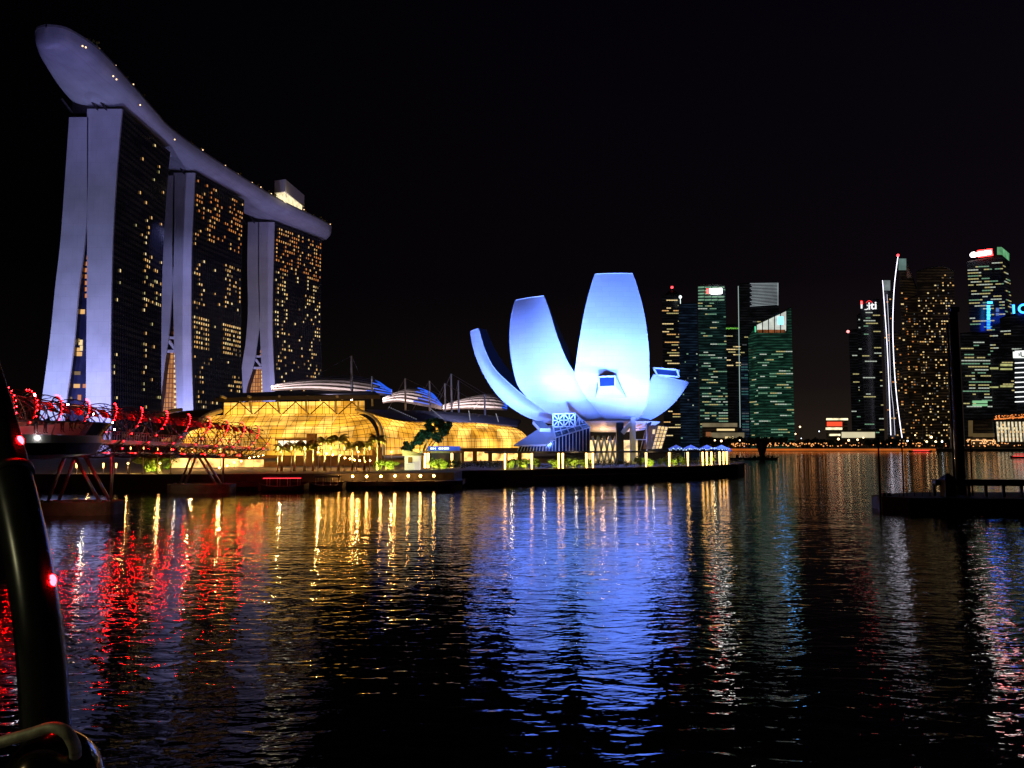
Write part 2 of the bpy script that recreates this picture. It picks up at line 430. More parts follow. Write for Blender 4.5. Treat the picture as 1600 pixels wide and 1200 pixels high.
rnd = random.Random(3)
def clus(i, j, s, f=0.5):
    return math.sin(i * 1.7 * f + s) * math.sin(j * 0.9 + s * 2.1) + 0.6 * math.sin(i * 0.37 + j * 0.53 + s)
def w1(u, v, i, j):
    p = 0.012
    if u > 0.5: p = 0.03 + 0.12 * max(0, clus(i, j, 1.0))
    if 0.60 < u < 0.74 and 0.25 < v < 0.75: p += 0.15
    if u > 0.6 and 0.45 < v < 0.62: p += 0.18
    if u < 0.14: p = 0.12
    if v < 0.06: p *= .3
    return rnd.choice(['win_pale', 'win_warm', 'win_warm', 'win_yellow']) if rnd.random() < p else None
def w2(u, v, i, j):
    if v > 0.78:
        p = 0.5 if (0.25 < u < 0.5 or u > 0.72) else (0.45 if u < .12 else 0.12)
        if v < 0.84: p *= .6
        return rnd.choice(['win_orange', 'win_orange', 'win_warm']) if rnd.random() < p else None
    p = 0.03
    if u < 0.24: p = 0.3 + 0.3 * clus(i, j, 2)
    if 0.34 < v < 0.47 and (u < 0.3 or u > 0.58): p = 0.85
    if 0.52 < v < 0.72 and u > 0.62: p = 0.33
    if 0.06 < v < 0.26 and (u > 0.68 or 0.05 < u < .2): p = 0.6
    return rnd.choice(['win_pale', 'win_warm', 'win_warm', 'win_dim']) if rnd.random() < p else None
def w3(u, v, i, j):
    if v > 0.8:
        p = 0.55 if u < 0.5 or u > .7 else 0.2
        return rnd.choice(['win_orange', 'win_orange', 'win_warm']) if rnd.random() < p else None
    p = 0.10
    if u < 0.25: p = 0.30
    if u > 0.66: p = 0.33 + 0.2 * clus(i, j, 4)
    if v < .1: p *= .7
    return rnd.choice(['win_pale', 'win_warm', 'win_pale', 'win_dim']) if rnd.random() < p else None

T1 = {'west': ([(137, 170), (137, 380), (136, 520), (135, 640), (135, 712)], [(190, 170), (182, 260), (175, 380), (172, 520), (172, 640), (171, 712)]),
      'east': ([(109, 183), (101, 300), (95, 380), (87, 450), (79, 530), (67, 620), (56, 712)], [(137, 183), (136, 300), (131, 380), (122, 450), (116, 520), (109, 580), (103, 620), (92, 712)])}
T2 = {'west': ([(272, 270), (270, 380), (271, 450), (273, 540), (277, 640), (279, 706)], [(304, 270), (299, 380), (298, 450), (298, 540), (301, 640), (303, 706)]),
      'east': ([(262, 274), (256, 380), (251, 470), (247, 560), (238, 640), (228, 706)], [(272, 274), (271, 380), (270, 420), (264, 510), (257, 560), (249, 625), (238, 706)])}
T3 = {'west': ([(404, 347), (404, 430), (406, 497), (408, 550), (411, 612), (413, 702)], [(428, 347), (426, 430), (425, 500), (426, 550), (429, 612), (432, 702)]),
      'east': ([(388, 347), (387, 420), (388, 480), (385, 530), (379, 570), (376, 605), (372, 640), (360, 702)], [(404, 347), (404, 430), (406, 497), (402, 530), (396, 568), (385, 605), (376, 625), (360, 650)])}
T3['east'] = (T3['east'][0], [(404.2, 347), (404.2, 430), (405.5, 497), (402, 530), (396, 568), (385, 605), (380, 640), (372, 702)])
D1, D2, D3 = 426, 531, 652
h1 = hotel_tower(1, T1, D1, 492, -1.5, 'tallest-looking white and black glass hotel tower under the bulging nose of the roof deck', w1)
h2 = hotel_tower(2, T2, D2, 592, 14, 'white and black glass hotel tower standing between the other two under the roof deck', w2)
h3 = hotel_tower(3, T3, D3, 712, 27, 'smallest-looking hotel tower, under the end of the deck with the rooftop pavilion', w3)

# glazed atria between the legs of each tower
def atrium(root, Ledge, Redge, D, z0, z1, mname, label, cellspec, bright):
    L = [U(x, y, D) for x, y in Ledge]; Rr = [U(x, y, D) for x, y in Redge]
    mb = MB(); mb.grid([[l, r] for l, r in zip(L, Rr)])
    part('atrium_glass', mb, M[mname], root, label=label)
atr_glow = None
def atrium_lit_mat():
    m, t, b = nodes('lit_atrium_glass')
    g = t.nodes.new('ShaderNodeTexCoord'); mp = t.nodes.new('ShaderNodeMapping'); mp.inputs['Rotation'].default_value = (R(90), 0, 0)
    br = t.nodes.new('ShaderNodeTexBrick'); br.inputs['Scale'].default_value = 1.0; br.offset = 0.0
    br.inputs['Brick Width'].default_value = 2.2; br.inputs['Row Height'].default_value = 3.4; br.inputs['Mortar Size'].default_value = 0.28
    br.inputs['Color1'].default_value = (0.62, 0.26, 0.07, 1); br.inputs['Color2'].default_value = (0.36, 0.13, 0.035, 1)
    br.inputs['Mortar'].default_value = (0.10, 0.03, 0.01, 1)
    t.links.new(g.outputs['Object'], mp.inputs[0]); t.links.new(mp.outputs[0], br.inputs['Vector'])
    t.links.new(br.outputs['Color'], b.inputs['Emission Color']); b.inputs['Emission Strength'].default_value = 1.0
    b.inputs['Base Color'].default_value = (0.03, 0.02, 0.02, 1); m.cycles.emission_sampling = 'NONE'
    return m
M['atrium_lit'] = atrium_lit_mat()
atrium(h1, [(137, 183), (136, 300), (131, 380), (122, 450), (116, 520), (109, 580), (103, 625), (92, 710)], [(138, 183), (138, 300), (138, 380), (137, 450), (137, 520), (136, 580), (135, 625), (135, 710)], D1 + 5, 3, ZT, 'atrium', None, None, 0)
cells = []
for y in range(392, 470, 10): cells.append((U(134.5, y, D1 + 4.5), Vector((1, 0, 0)), Z, 1.3, 2.4, 'win_orange'))
for y in range(300, 385, 9): cells.append((U(137.0, y, D1 + 4.5), Vector((1, 0, 0)), Z, 0.7, 1.8, 'win_orange'))
for (x, y, w, h, mn) in [(127, 487, 4, 2.6, 'win_warm'), (122, 532, 2, 2.2, 'win_dim'), (126, 535, 2.2, 3, 'win_pale'), (122, 546, 1.8, 2, 'win_warm'), (127, 544, 1.6, 3, 'win_pale'), (124, 553, 3, 2.4, 'win_warm'),
                         (121, 583, 3.4, 2.0, 'win_dim'), (111, 582, 2, 2, 'win_dim'), (120, 603, 3.6, 2.2, 'win_warm'), (108, 601, 2.4, 2, 'win_dim'), (132, 603, 2, 2.2, 'win_orange'), (124, 621, 2, 3, 'win_orange'), (110, 622, 2, 1.4, 'win_dim'), (119, 636, 6, 2, 'win_orange')]:
    cells.append((U(x, y, D1 + 4.5), Vector((1, 0, 0)), Z, w, h, mn))
add_windows(h1, cells, name='atrium_window')
atrium(h2, [(270.5, 422), (264, 510), (258, 560), (248, 640), (238, 706)], [(271, 422), (273, 510), (275, 560), (278, 640), (280, 706)], D2 + 6, 3, ZT, 'atrium', None, None, 0)
mb = MB(); mb.grid([[U(a, y, D2 + 5.6), U(b_, y, D2 + 5.6)] for a, b_, y in ((255, 275, 551), (251, 276, 580), (247, 277, 610), (243, 278, 640), (236, 280, 690))]); part('atrium_glass', mb, M['atrium_lit'], h2, label='orange lit lower atrium glass')
cells = []
for y in range(472, 535, 8): cells.append((U(272.5, y, D2 + 5.5), Vector((1, 0, 0)), Z, 1.0, 2.4, 'win_orange'))
for (x, y) in ((265, 493), (264, 501), (261, 516), (260, 522), (259, 538)): cells.append((U(x, y, D2 + 5.5), Vector((1, 0, 0)), Z, 2.6, 2.4, 'win_warm'))
for y in range(556, 640, 8):
    cells.append((U(273.5, y, D2 + 5.3), Vector((1, 0, 0)), Z, 1.6, 1.6, 'win_pale'))
    cells.append((U(258 - (y - 556) * 0.13, y, D2 + 5.3), Vector((1, 0, 0)), Z, 2.6, 1.1, 'win_warm'))
add_windows(h2, cells, name='atrium_window')
mb = MB(); mb.beam(U(262, 528, D2 + 3), U(276, 528, D2 + 3), 1.6); mb.beam(U(262, 530, D2 + 3), U(274, 546, D2 + 3), 1.8); mb.beam(U(254, 549, D2 + 3), U(276, 549, D2 + 3), 1.8)
parts('link_truss', mb, M['white'], h2)
atrium(h3, [(405.7, 500), (402, 530), (396, 568), (385, 605), (378, 640), (372, 702)], [(406.5, 500), (407.5, 530), (409, 568), (411, 605), (412, 640), (413, 702)], D3 + 6, 3, ZT, 'atrium', None, None, 0)
mb = MB(); mb.grid([[U(a, y, D3 + 5.6), U(b_, y, D3 + 5.6)] for a, b_, y in ((394.5, 409.5, 577), (390, 410, 592), (382, 411, 610), (378, 412, 640), (372, 413, 690))]); part('atrium_glass', mb, M['atrium_lit'], h3, label='orange lit lower atrium glass')
cells = []
for y in range(507, 560, 7): cells.append((U(407, y, D3 + 5.5), Vector((1, 0, 0)), Z, 1.0, 2.4, 'win_orange'))
for y in (538, 545, 551): cells.append((U(402, y, D3 + 5.5), Vector((1, 0, 0)), Z, 2.6, 2.2, 'win_orange'))
for y in range(581, 625, 6):
    cells.append((U(409.5, y, D3 + 5.3), Vector((1, 0, 0)), Z, 1.6, 1.6, 'win_pale')); cells.append((U(396 - (y - 581) * 0.35, y, D3 + 5.3), Vector((1, 0, 0)), Z, 2.6, 1.1, 'win_warm'))
add_windows(h3, cells, name='atrium_window')
mb = MB(); mb.beam(U(398, 557, D3 + 3), U(409, 557, D3 + 3), 1.6); mb.beam(U(398, 560, D3 + 3), U(408, 572, D3 + 3), 1.8); mb.beam(U(393, 575, D3 + 3), U(410, 575, D3 + 3), 1.8)
parts('link_truss', mb, M['white'], h3)

# roof deck
def sky_deck():
    west = [(-227, 361, 212), (-219, 364, 212), (-214.5, 378, 212), (-214, 392, 212), (-215, 420, 211), (-218, 455, 211), (-219.5, 488, 211), (-210, 551, 211), (-194, 625, 211), (-172, 690, 211), (-170, 712, 211), (-178, 724, 211)]
    east = [(-228, 361, 212), (-235, 365, 212), (-242, 378, 212), (-247, 392, 212), (-254, 420, 211), (-258, 455, 211), (-257, 495, 211), (-249, 565, 211), (-233, 642, 211), (-206, 708, 211), (-192, 722, 211), (-180, 725, 211)]
    n = 60
    Wp, Ep = catmull(west, n), catmull(east, n)
    root = thing('sky_deck', (Wp[20].x - 15, Wp[20].y, 199), 'long pale boat-shaped roof deck spanning the tops of three hotel towers', 'roof deck')
    mb = MB(); rows = []
    K = 14
    for i, (a, b_) in enumerate(zip(Wp, Ep)):
        t = i / n; dep = (8.2 + 2.8 * max(0, 1 - t / .14)) * min(1, (t / 0.07) ** 0.5 if t > 0 else 0) * min(1, ((1 - t) / 0.05) ** 0.5 if t < 1 else 0) + 0.6
        row = []
        for k in range(K + 1):
            q = k / K; th = math.pi * q
            p = a.lerp(b_, 0.5 - 0.5 * math.cos(th)); p.z -= dep * (math.sin(th) ** 0.65)
            row.append(p)
        rows.append(row)
    mb.grid(rows)
    part('hull', mb, M['hull_white'], root, smooth=True)
    mb = MB(); mb.grid([[a, b_] for a, b_ in zip(Wp, Ep)], flip=True)
    for i in range(n):   # parapet
        for P in (Wp, Ep): mb.beam(P[i] + Z * 0.5, P[i+1] + Z * 0.5, 0.3, h=1.2)
    part('deck_floor', mb, M['concrete'], root)
    # struts and undercroft bearings
    mb = MB()
    for D, xs in ((D1, (-252, -236, -231)), (D2, (-244, -231)), (D3, (-230, -222))):
        for x in xs: mb.beam((x, D + 1, ZT - 1), (x - 3.5, D - 3.5, ZT + 5), 0.9)
    for (x0, x1, y0, y1) in ((-253, -229, D1 + 3, 488), (-243, -217, D2 + 3, 590), (-226, -190, D3 + 3, 708)):
        mb.prism([(x0, y0), (x0 + 14, y0), (x1, y1), (x1 - 14, y1)], ZT - 0.5, ZT + 6)
    parts('support_strut', mb, M['darksteel'], root)
    # small lights and garden along the deck edge
    r2 = random.Random(5)
    for i in range(6, 58):
        if r2.random() < 0.62:
            p = Wp[i].lerp(Wp[i+1], r2.random()) + Vector((-r2.uniform(0.5, 3), 0, r2.uniform(1.0, 2.8)))
            o = MB(); o.ball(p, 0.42 if i > 20 else .3, 6); part('deck_lamp', o, M['lamp_small'], root)
    for (x, y) in ((129, 72), (134, 74), (177, 119), (182, 124), (219, 164), (273, 218)):
        o = MB(); p = U(x, y, 0.9 * (CAMZ + 190) / ratio(y) if False else (203 - 9) / ratio(y)); o.ball(p, 0.45, 6); part('hull_lamp', o, M['lamp_small'], root)
    mb = MB(); mb.tube([(-224, 366, 212), (-224, 366, 214)], 0.15); mb.ball((-224, 366, 214.4), 0.6, 8, 1); part('beacon', mb, [M['steel'], M['beacon']], root)
    g = MB(); r3 = random.Random(8)
    for i in range(260):
        p = Wp[min(59, 14 + int(r3.random() * 46))].lerp(Ep[20], 0); k = r3.randint(12, 59)
        p = Wp[k].lerp(Ep[k], r3.uniform(0.05, 0.3)) + Vector((0, r3.uniform(-4, 4), r3.uniform(0.8, 4.2)))
        for q in range(8):
            c = p + Vector([r3.uniform(-1.2, 1.2) for _ in range(3)]); s_ = r3.uniform(.3, .7)
            a = Vector((r3.uniform(-1, 1), r3.uniform(-1, 1), r3.uniform(-1, 1))).normalized() * s_; b2 = a.orthogonal().normalized() * s_
            g.add([c - a, c + b2, c + a, c - b2], [(0, 1, 2, 3)])
    part('roof_garden', g, M['leaf'], root, kind='stuff')
    pv = thing('rooftop_pavilion', (-200, 640, 211), 'pale box-shaped pavilion lit from below on top of the roof deck', 'pavilion')
    a = U(428, 332, 634); b_ = U(447, 332, 634); c_ = U(471, 340, 664)
    mb = MB(); A0 = Vector((a.x, 634, 211)); B0 = Vector((b_.x, 630, 211)); C0 = Vector((c_.x, 672, 211)); D0 = Vector((a.x + (c_.x - b_.x), 676, 211))
    mb.prism([A0[:2], B0[:2], C0[:2], D0[:2]], 219.5, 230); part('upper_box', mb, M['whitepole'], pv)
    mb = MB(); s_ = 0.1
    mb.prism([(A0.x + 1, 636), (B0.x - 1, 632), (C0.x - 1, 669), (D0.x + 1, 672)], 211.3, 219.4); part('lit_lobby', mb, emat('lobby_glow', (1, 0.85, 0.5), 1.1, True, var=.5, scale=.3), pv)
    light('pavilion_uplight', 'POINT', (B0.x + 5, 628, 215), (1, 0.85, 0.5), 900, size=0.6)
    mb = MB(); mb.box((-196, 670, 211.2), (-182, 704, 213)); part('terrace', mb, emat('terrace_glow', (1, 0.55, 0.2), 0.4, var=.8, scale=.5), pv)
sky_deck()
VIO = (0.42, 0.42, 1.0)
light('tower_floodlight', 'SPOT', (-212, 366, 5), (.46, .44, 1), 3.9e5, (-240, 426, 62), 100, 0.8, 2)
light('tower_floodlight', 'SPOT', (-268, 372, 5), (0.33, 0.46, 0.9), 1.5e5, (-262, 426, 62), 90, 0.8, 2)
light('tower_floodlight', 'SPOT', (-226, 502, 6), (.36, .39, 1), 1.6e5, (-236, 531, 95), 110, 0.8, 2)
light('tower_floodlight', 'SPOT', (-214, 470, 150), VIO, 0.5e5, (-234, 531, 90), 110, 0.9, 2)
light('tower_floodlight', 'SPOT', (-196, 600, 8), VIO, 1.9e5, (-220, 652, 90), 100, 0.8, 2)
light('deck_floodlight', 'SPOT', (-205, 330, 120), (0.34, 0.32, 1.0), 1.1e5, (-235, 395, 205), 70, 0.9, 3)
light('deck_floodlight', 'SPOT', (-180, 430, 110), (0.5, 0.38, 0.9), 0.22e5, (-225, 480, 208), 70, 0.9, 3)
light('deck_floodlight', 'SPOT', (-150, 540, 110), (0.55, 0.42, 0.95), 0.5e5, (-215, 600, 208), 80, 0.9, 3)
light('deck_floodlight', 'SPOT', (-130, 620, 110), (0.55, 0.42, 0.9), 0.4e5, (-190, 680, 208), 70, 0.9, 3)

# ================================================================== LOTUS MUSEUM
def panel_white():
    m, t, b = nodes('lotus_panel')
    b.inputs['Base Color'].default_value = (0.8, 0.8, 0.82, 1); b.inputs['Roughness'].default_value = 0.45
    g = t.nodes.new('ShaderNodeTexCoord'); n = t.nodes.new('ShaderNodeTexNoise'); n.inputs['Scale'].default_value = 0.12; n.inputs['Detail'].default_value = 5
    t.links.new(g.outputs['Object'], n.inputs['Vector'])
    r = t.nodes.new('ShaderNodeValToRGB'); r.color_ramp.elements[0].color = (0.74, 0.74, 0.76, 1); r.color_ramp.elements[1].color = (0.84, 0.84, 0.86, 1)
    t.links.new(n.outputs['Fac'], r.inputs[0]); t.links.new(r.outputs[0], b.inputs['Base Color'])
    return m
M['lotus'] = panelled('lotus_panel', (0.82, 0.82, 0.84), .45, 4.0, 1.6, .86, .05, .10)
MUS = thing('lotus_museum', (31, 240, 3), 'large white lotus-shaped museum floodlit blue on the waterfront', 'museum')
def petal(L, Rr, DL, DR, back, thick, bulge, top_frac=1.0, n=30, name='petal'):
    Lp = catmull([U(x, y, d) for (x, y), d in zip(L, DL)], n); Rp = catmull([U(x, y, d) for (x, y), d in zip(Rr, DR)], n)
    K = 12; bk = Vector(back).normalized()
    outer, inner = [], []
    for i in range(n + 1):
        l, r = Lp[i], Rp[i]; ax = (r - l); nrm = Vector((ax.y, -ax.x, 0)).normalized()
        t = i / n; th = thick[0] + (thick[1] - thick[0]) * min(1, t * 1.3)
        ro, ri = [], []
        for k in range(K + 1):
            q = k / K; p = l.lerp(r, q) + nrm * bulge * math.sin(math.pi * q) * (0.08 + 0.92 * math.sin(math.pi * min(1, t * 0.9 + 0.03)))
            ro.append(p)
            c = l.lerp(r, 0.5); pi_ = p.lerp(c, 0.12) + bk * th
            ri.append(pi_)
        outer.append(ro); inner.append(ri)
    mb = MB(); mb.grid(outer, 0, flip=True)
    # rim: a thin white lip
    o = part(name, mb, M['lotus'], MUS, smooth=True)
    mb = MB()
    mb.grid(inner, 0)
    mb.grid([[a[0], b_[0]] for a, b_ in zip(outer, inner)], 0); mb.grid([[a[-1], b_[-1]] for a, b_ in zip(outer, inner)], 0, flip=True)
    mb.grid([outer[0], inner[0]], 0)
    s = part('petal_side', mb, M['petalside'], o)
    lip = MB(); lip.tube([r_[-1] for r_ in outer], 0.14, 6); lip.tube([r_[0] for r_ in outer], 0.14, 6); lip.tube(outer[0], 0.14, 6)
    part('petal_rim', lip, M['lotus'], o, smooth=True)
    return outer
P1 = petal([(929, 428), (915, 480), (906, 530), (900, 570), (899, 588), (910, 612), (925, 632), (944, 653), (962, 667)],
           [(989, 427), (1004, 480), (1012, 530), (1014, 570), (1014, 600), (1012, 622), (1006, 643), (995, 658), (975, 668)],
           [222, 219, 217, 217.5, 218, 220.5, 224, 230, 238], [222, 219, 217, 217.5, 218, 220.5, 224, 230, 238], (0.1, 1, 0), (3, 16), 3.2)
petal([(805, 469), (798, 500), (797, 540), (803, 580), (813, 608), (838, 632), (868, 650), (915, 664), (955, 668)],
      [(850, 462), (860, 492), (870, 525), (885, 562), (899, 585), (911, 608), (927, 630), (945, 651), (966, 668)],
      [236, 232, 228, 226, 226, 228, 230, 236, 241], [230, 226, 223, 221, 221, 223, 227, 233, 239], (0.42, 0.9, 0), (2, 22), 3.0)
petal([(735, 518), (740, 545), (750, 572), (765, 600), (785, 625), (812, 645), (840, 657), (880, 665), (930, 669)],
      [(748, 513), (757, 545), (772, 575), (797, 600), (824, 622), (850, 638), (872, 649), (900, 660), (940, 668)],
      [248, 245, 242, 240, 239, 238, 238, 239, 241], [246, 243, 240, 238, 237, 236, 236, 238, 240], (0.75, 0.65, 0), (3.2, 13), 1.6)
petal([(1021, 585), (1014, 600), (1008, 620), (1000, 640), (980, 664)],
      [(1076, 597), (1066, 613), (1050, 632), (1028, 649), (995, 666)],
      [232, 230, 230, 233, 240], [246, 243, 241, 240, 242], (-0.6, 0.8, 0), (6, 14), 1.2)
# rooflight boxes
def rooflight(quad, D, hood, label):
    a, b_, c_, d_ = [U(x, y, D) for x, y in quad]
    n = Vector((0, -1, 0.0))
    mb = MB(); mb.add([a, b_, c_, d_], [(0, 3, 2, 1)]); o = part('rooflight', mb, M['glassdark'], MUS, label=label)
    mb = MB()
    for p, q in ((a, b_), (b_, c_), (c_, d_), (d_, a)): mb.beam(p, q, 0.45)
    h = [U(x, y, dd) for (x, y, dd) in hood]
    mb.add([d_, c_, h[1], h[0]], [(0, 1, 2, 3)]); mb.add([b_, h[2], h[1], c_], [(0, 1, 2, 3)]); mb.add([a, d_, h[0], h[3]], [(0, 1, 2, 3)]); mb.add([a, h[3], h[2], b_], [(0, 1, 2, 3)])
    part('rooflight_frame', mb, M['lotus'], o)
rooflight([(935, 589), (961, 588), (961, 604), (936, 605)], 211.5, [(930, 622, 217), (979, 622, 217), (965, 581, 217), (934, 585, 217)], 'dark square window in the tall petal')
rooflight([(1021, 575), (1057, 578), (1061, 589), (1027, 586)], 229, [(1027, 588, 232), (1060, 590, 236), (1062, 578, 238), (1019, 574, 232)], 'dark slot window at the tip of the short petal')
# bowl under the petals and its ring beam
mb = MB()
c0 = Vector((31, 240, 0)); rows = []
for (r_, z) in ((3, 12.5), (7, 12.7), (10, 13.2), (13, 14.2), (15, 15.6)):
    rows.append([Vector((c0.x + r_ * math.cos(a * math.pi / 16), c0.y + r_ * math.sin(a * math.pi / 16), z)) for a in range(33)])
mb.grid(rows); part('bowl', mb, M['lotus'], MUS, smooth=True)
mb = MB()
for (x, w) in ((969, 2.0),):
    p = G(x, 226, 3); mb.box((p.x - w / 2, 225, 3.0), (p.x + w / 2, 227.2, 15)); 
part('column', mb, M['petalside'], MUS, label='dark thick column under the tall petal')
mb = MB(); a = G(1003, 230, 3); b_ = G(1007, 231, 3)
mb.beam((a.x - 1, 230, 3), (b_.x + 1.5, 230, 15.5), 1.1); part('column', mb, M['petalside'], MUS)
mb = MB()
for i in range(5):   # diagonal lattice columns under the bowl
    x0 = G(926 + i * 9, 229, 3).x
    mb.beam((x0, 229, 3), (x0 + 1.7, 229, 11.2), 0.55); mb.beam((x0 + 1.7, 229, 3), (x0, 229, 11.2), 0.55)
parts('lattice_column', mb, M['whitepole'], MUS)
mb = MB(); a, b_ = G(923, 236, 3), G(966, 236, 3)
mb.box((a.x, 236, 3.1), (b_.x + 6, 244, 10)); part('lobby_glass', mb, emat('museum_lobby', (1, 0.68, 0.28), 1.15, True, var=0.75, scale=0.45), MUS)
# floodlights of the museum
BL = (0.108, 0.225, 1.0); CYN = (0.10, 0.5, 1.0)
def U2(px, D, z): return G(px, D, z)
for (loc_, pw_, tg_, an_) in (((0, 184, 7.5), 3e5, (6, 222, 34), 66), ((20, 180, 7.5), 3.1e5, (25, 219, 38), 62), ((46, 184, 7.5), 3.1e5, (35, 219, 38), 62), ((72, 212, 7.5), 1.6e5, (44, 234, 24), 60), ((-26, 208, 7.5), 1.9e5, (-6, 240, 30), 64)):
    light('museum_floodlight', 'SPOT', loc_, BL, pw_ * 1.45, tg_, an_, 0.75, 1)
light('museum_floodlight', 'SPOT', (12, 205, 15), CYN, 0.5e4, (17, 222, 27), 75, 1.0, 0.5)
light('museum_floodlight', 'SPOT', (20, 202, 14), CYN, 0.8e4, (20, 220, 33), 75, 1.0, 0.5)
light('canopy_blue_light', 'SPOT', (8, 196, 9), BL, 9e3, (12, 216, 12), 60, 0.8, 0.5)
light('stair_blue_light', 'SPOT', (40, 208, 9), BL, 6e3, (42, 226, 11), 50, 0.8, 0.5)
light('museum_soffit_light', 'POINT', (27, 230, 10.6), (1, 0.5, 0.25), 900, size=0.4)
light('museum_soffit_light', 'POINT', (37, 231, 10.8), (1, 0.45, 0.25), 600, size=0.4)

# glass entrance pavilion below the petals
EP = thing('entrance_pavilion', (12, 222, 3), 'angular glass entrance pavilion with a blue-lit white canopy below the museum', 'pavilion')
mb = MB()
q = [U(803, 695, 212), U(853, 694, 208), U(869, 682, 212), U(864, 664, 222), U(846, 667, 224)]
mb.add(q + [p - Z * 0.5 for p in q], [(0, 1, 2, 3, 4), (9, 8, 7, 6, 5)] + [(i, 5 + i, 5 + (i+1) % 5, (i+1) % 5) for i in range(5)])
part('canopy', mb, M['white'], EP)
def glazed(quad, nx, nz, mg, bw=0.16, parent=None, mull=None, diag=False, gname='glass', fname='glazing_bars'):
    a, b_, c_, d_ = quad   # bl, br, tr, tl
    mb = MB(); mb.add([a, b_, c_, d_], [(0, 1, 2, 3)]); g_ = part(gname, mb, mg, parent)
    n = (b_ - a).cross(d_ - a).normalized() * 0.1; mb = MB()
    for i in range(nx + 1): mb.beam(a.lerp(b_, i / nx) + n, d_.lerp(c_, i / nx) + n, bw)
    for j in range(nz + 1): mb.beam(a.lerp(d_, j / nz) + n, b_.lerp(c_, j / nz) + n, bw)
    if diag:
        for i in range(nx):
            for j in range(nz):
                f0 = a.lerp(b_, (i + (i + j) % 2) / nx).lerp(d_.lerp(c_, (i + (i + j) % 2) / nx), j / nz)
                f1 = a.lerp(b_, (i + 1 - (i + j) % 2) / nx).lerp(d_.lerp(c_, (i + 1 - (i + j) % 2) / nx), (j + 1) / nz)
                mb.beam(f0 + n, f1 + n, bw)
    part(fname, mb, mull or M['white'], parent if parent is not None and parent.parent is None and False else g_)
glazed([U(864, 667, 212), U(898, 666, 212), U(898, 646, 212), U(864, 647, 212)], 4, 2, M['glassdark'], 0.3, EP, diag=True)
glazed([U(898, 666, 212), U(912, 664, 220), U(909, 656, 220), U(898, 646, 212)], 2, 1, M['glassdark'], 0.25, EP, diag=True)
glazed([U(868, 684, 210), U(921, 668, 214), U(912, 657, 221), U(864, 667, 213)], 5, 2, M['glassdark'], 0.2, EP)
glazed([U(868, 706, 210), U(921, 706, 214), U(921, 668, 214), U(868, 684, 210)], 10, 1, M['glassdark'], 0.22, EP, mull=M['whitepole'])
glazed([U(808, 706, 211), U(868, 706, 210), U(868, 688, 210), U(812, 697, 211)], 12, 1, M['glassdark'], 0.16, EP, mull=M['whitepole'])
mb = MB(); mb.add([U(867, 702, 212.5), U(887, 702, 212.5), U(887, 682, 212.5), U(867, 688, 212.5)], [(0, 1, 2, 3)]); part('lit_lobby', mb, emat('pavilion_lobby', (0.75, 0.7, 0.4), 0.35, var=.3, scale=.4), EP)
mb = MB(); mb.beam(U(840, 660, 222), U(852, 672, 214), 3.0, h=1.0); part('canopy_fin', mb, M['white'], EP)
# stair tower
ST = thing('stair_tower', (40, 226, 3), 'blue-lit white stair tower with open landings beside the dark column', 'stair tower')
mb = MB()
q = [U(987, 656, 224), U(993, 648, 224), U(993, 714, 224), U(987, 714, 224)]
a, b_ = G(986, 224, 3), G(993, 224, 3)
mb.box((a.x, 223, 3), (b_.x, 226, 16.5)); mb.beam((a.x - 2.4, 224, 12), (a.x + 1, 224, 16), 1.2); part('shaft', mb, M['white'], ST)
mb = MB()
for z in (6.5, 10, 13.2): mb.box((b_.x, 223.4, z), (b_.x + 3.3, 225.5, z + 0.25))
mb.beam((b_.x + 3.3, 224, 3), (b_.x + 3.3, 224, 15), 0.3); parts('landing', mb, M['white'], ST)
# tilted lit glass wing
TG = thing('tilted_glass_wing', (46, 226, 3), 'leaning glazed wing glowing warm yellow beside the museum', 'glass wing')
M['lit_gold'] = emat('lit_gold', (1, 0.66, 0.25), 1.0, True, var=0.5, scale=0.6)
glazed([U(1018, 702, 222), U(1034, 701, 222), U(1044, 667, 222), U(1028, 665, 222)], 3, 6, M['lit_gold'], 0.18, TG, mull=M['mullion'])
mb = MB(); q = [U(1008, 702, 223), U(1018, 702, 222), U(1028, 665, 222), U(1018, 664, 224)]; mb.add(q, [(0, 1, 2, 3)]); mb.add([p + Vector((0, 4, 0)) for p in q], [(0, 3, 2, 1)])
part('side_wall', mb, M['brownwall'], TG)
mb = MB(); mb.add([U(1019, 678, 221.6), U(1023, 678, 221.6), U(1024, 671, 221.6), U(1020, 671, 221.6)], [(0, 1, 2, 3)]); part('side_window', mb, M['win_pale'], TG)

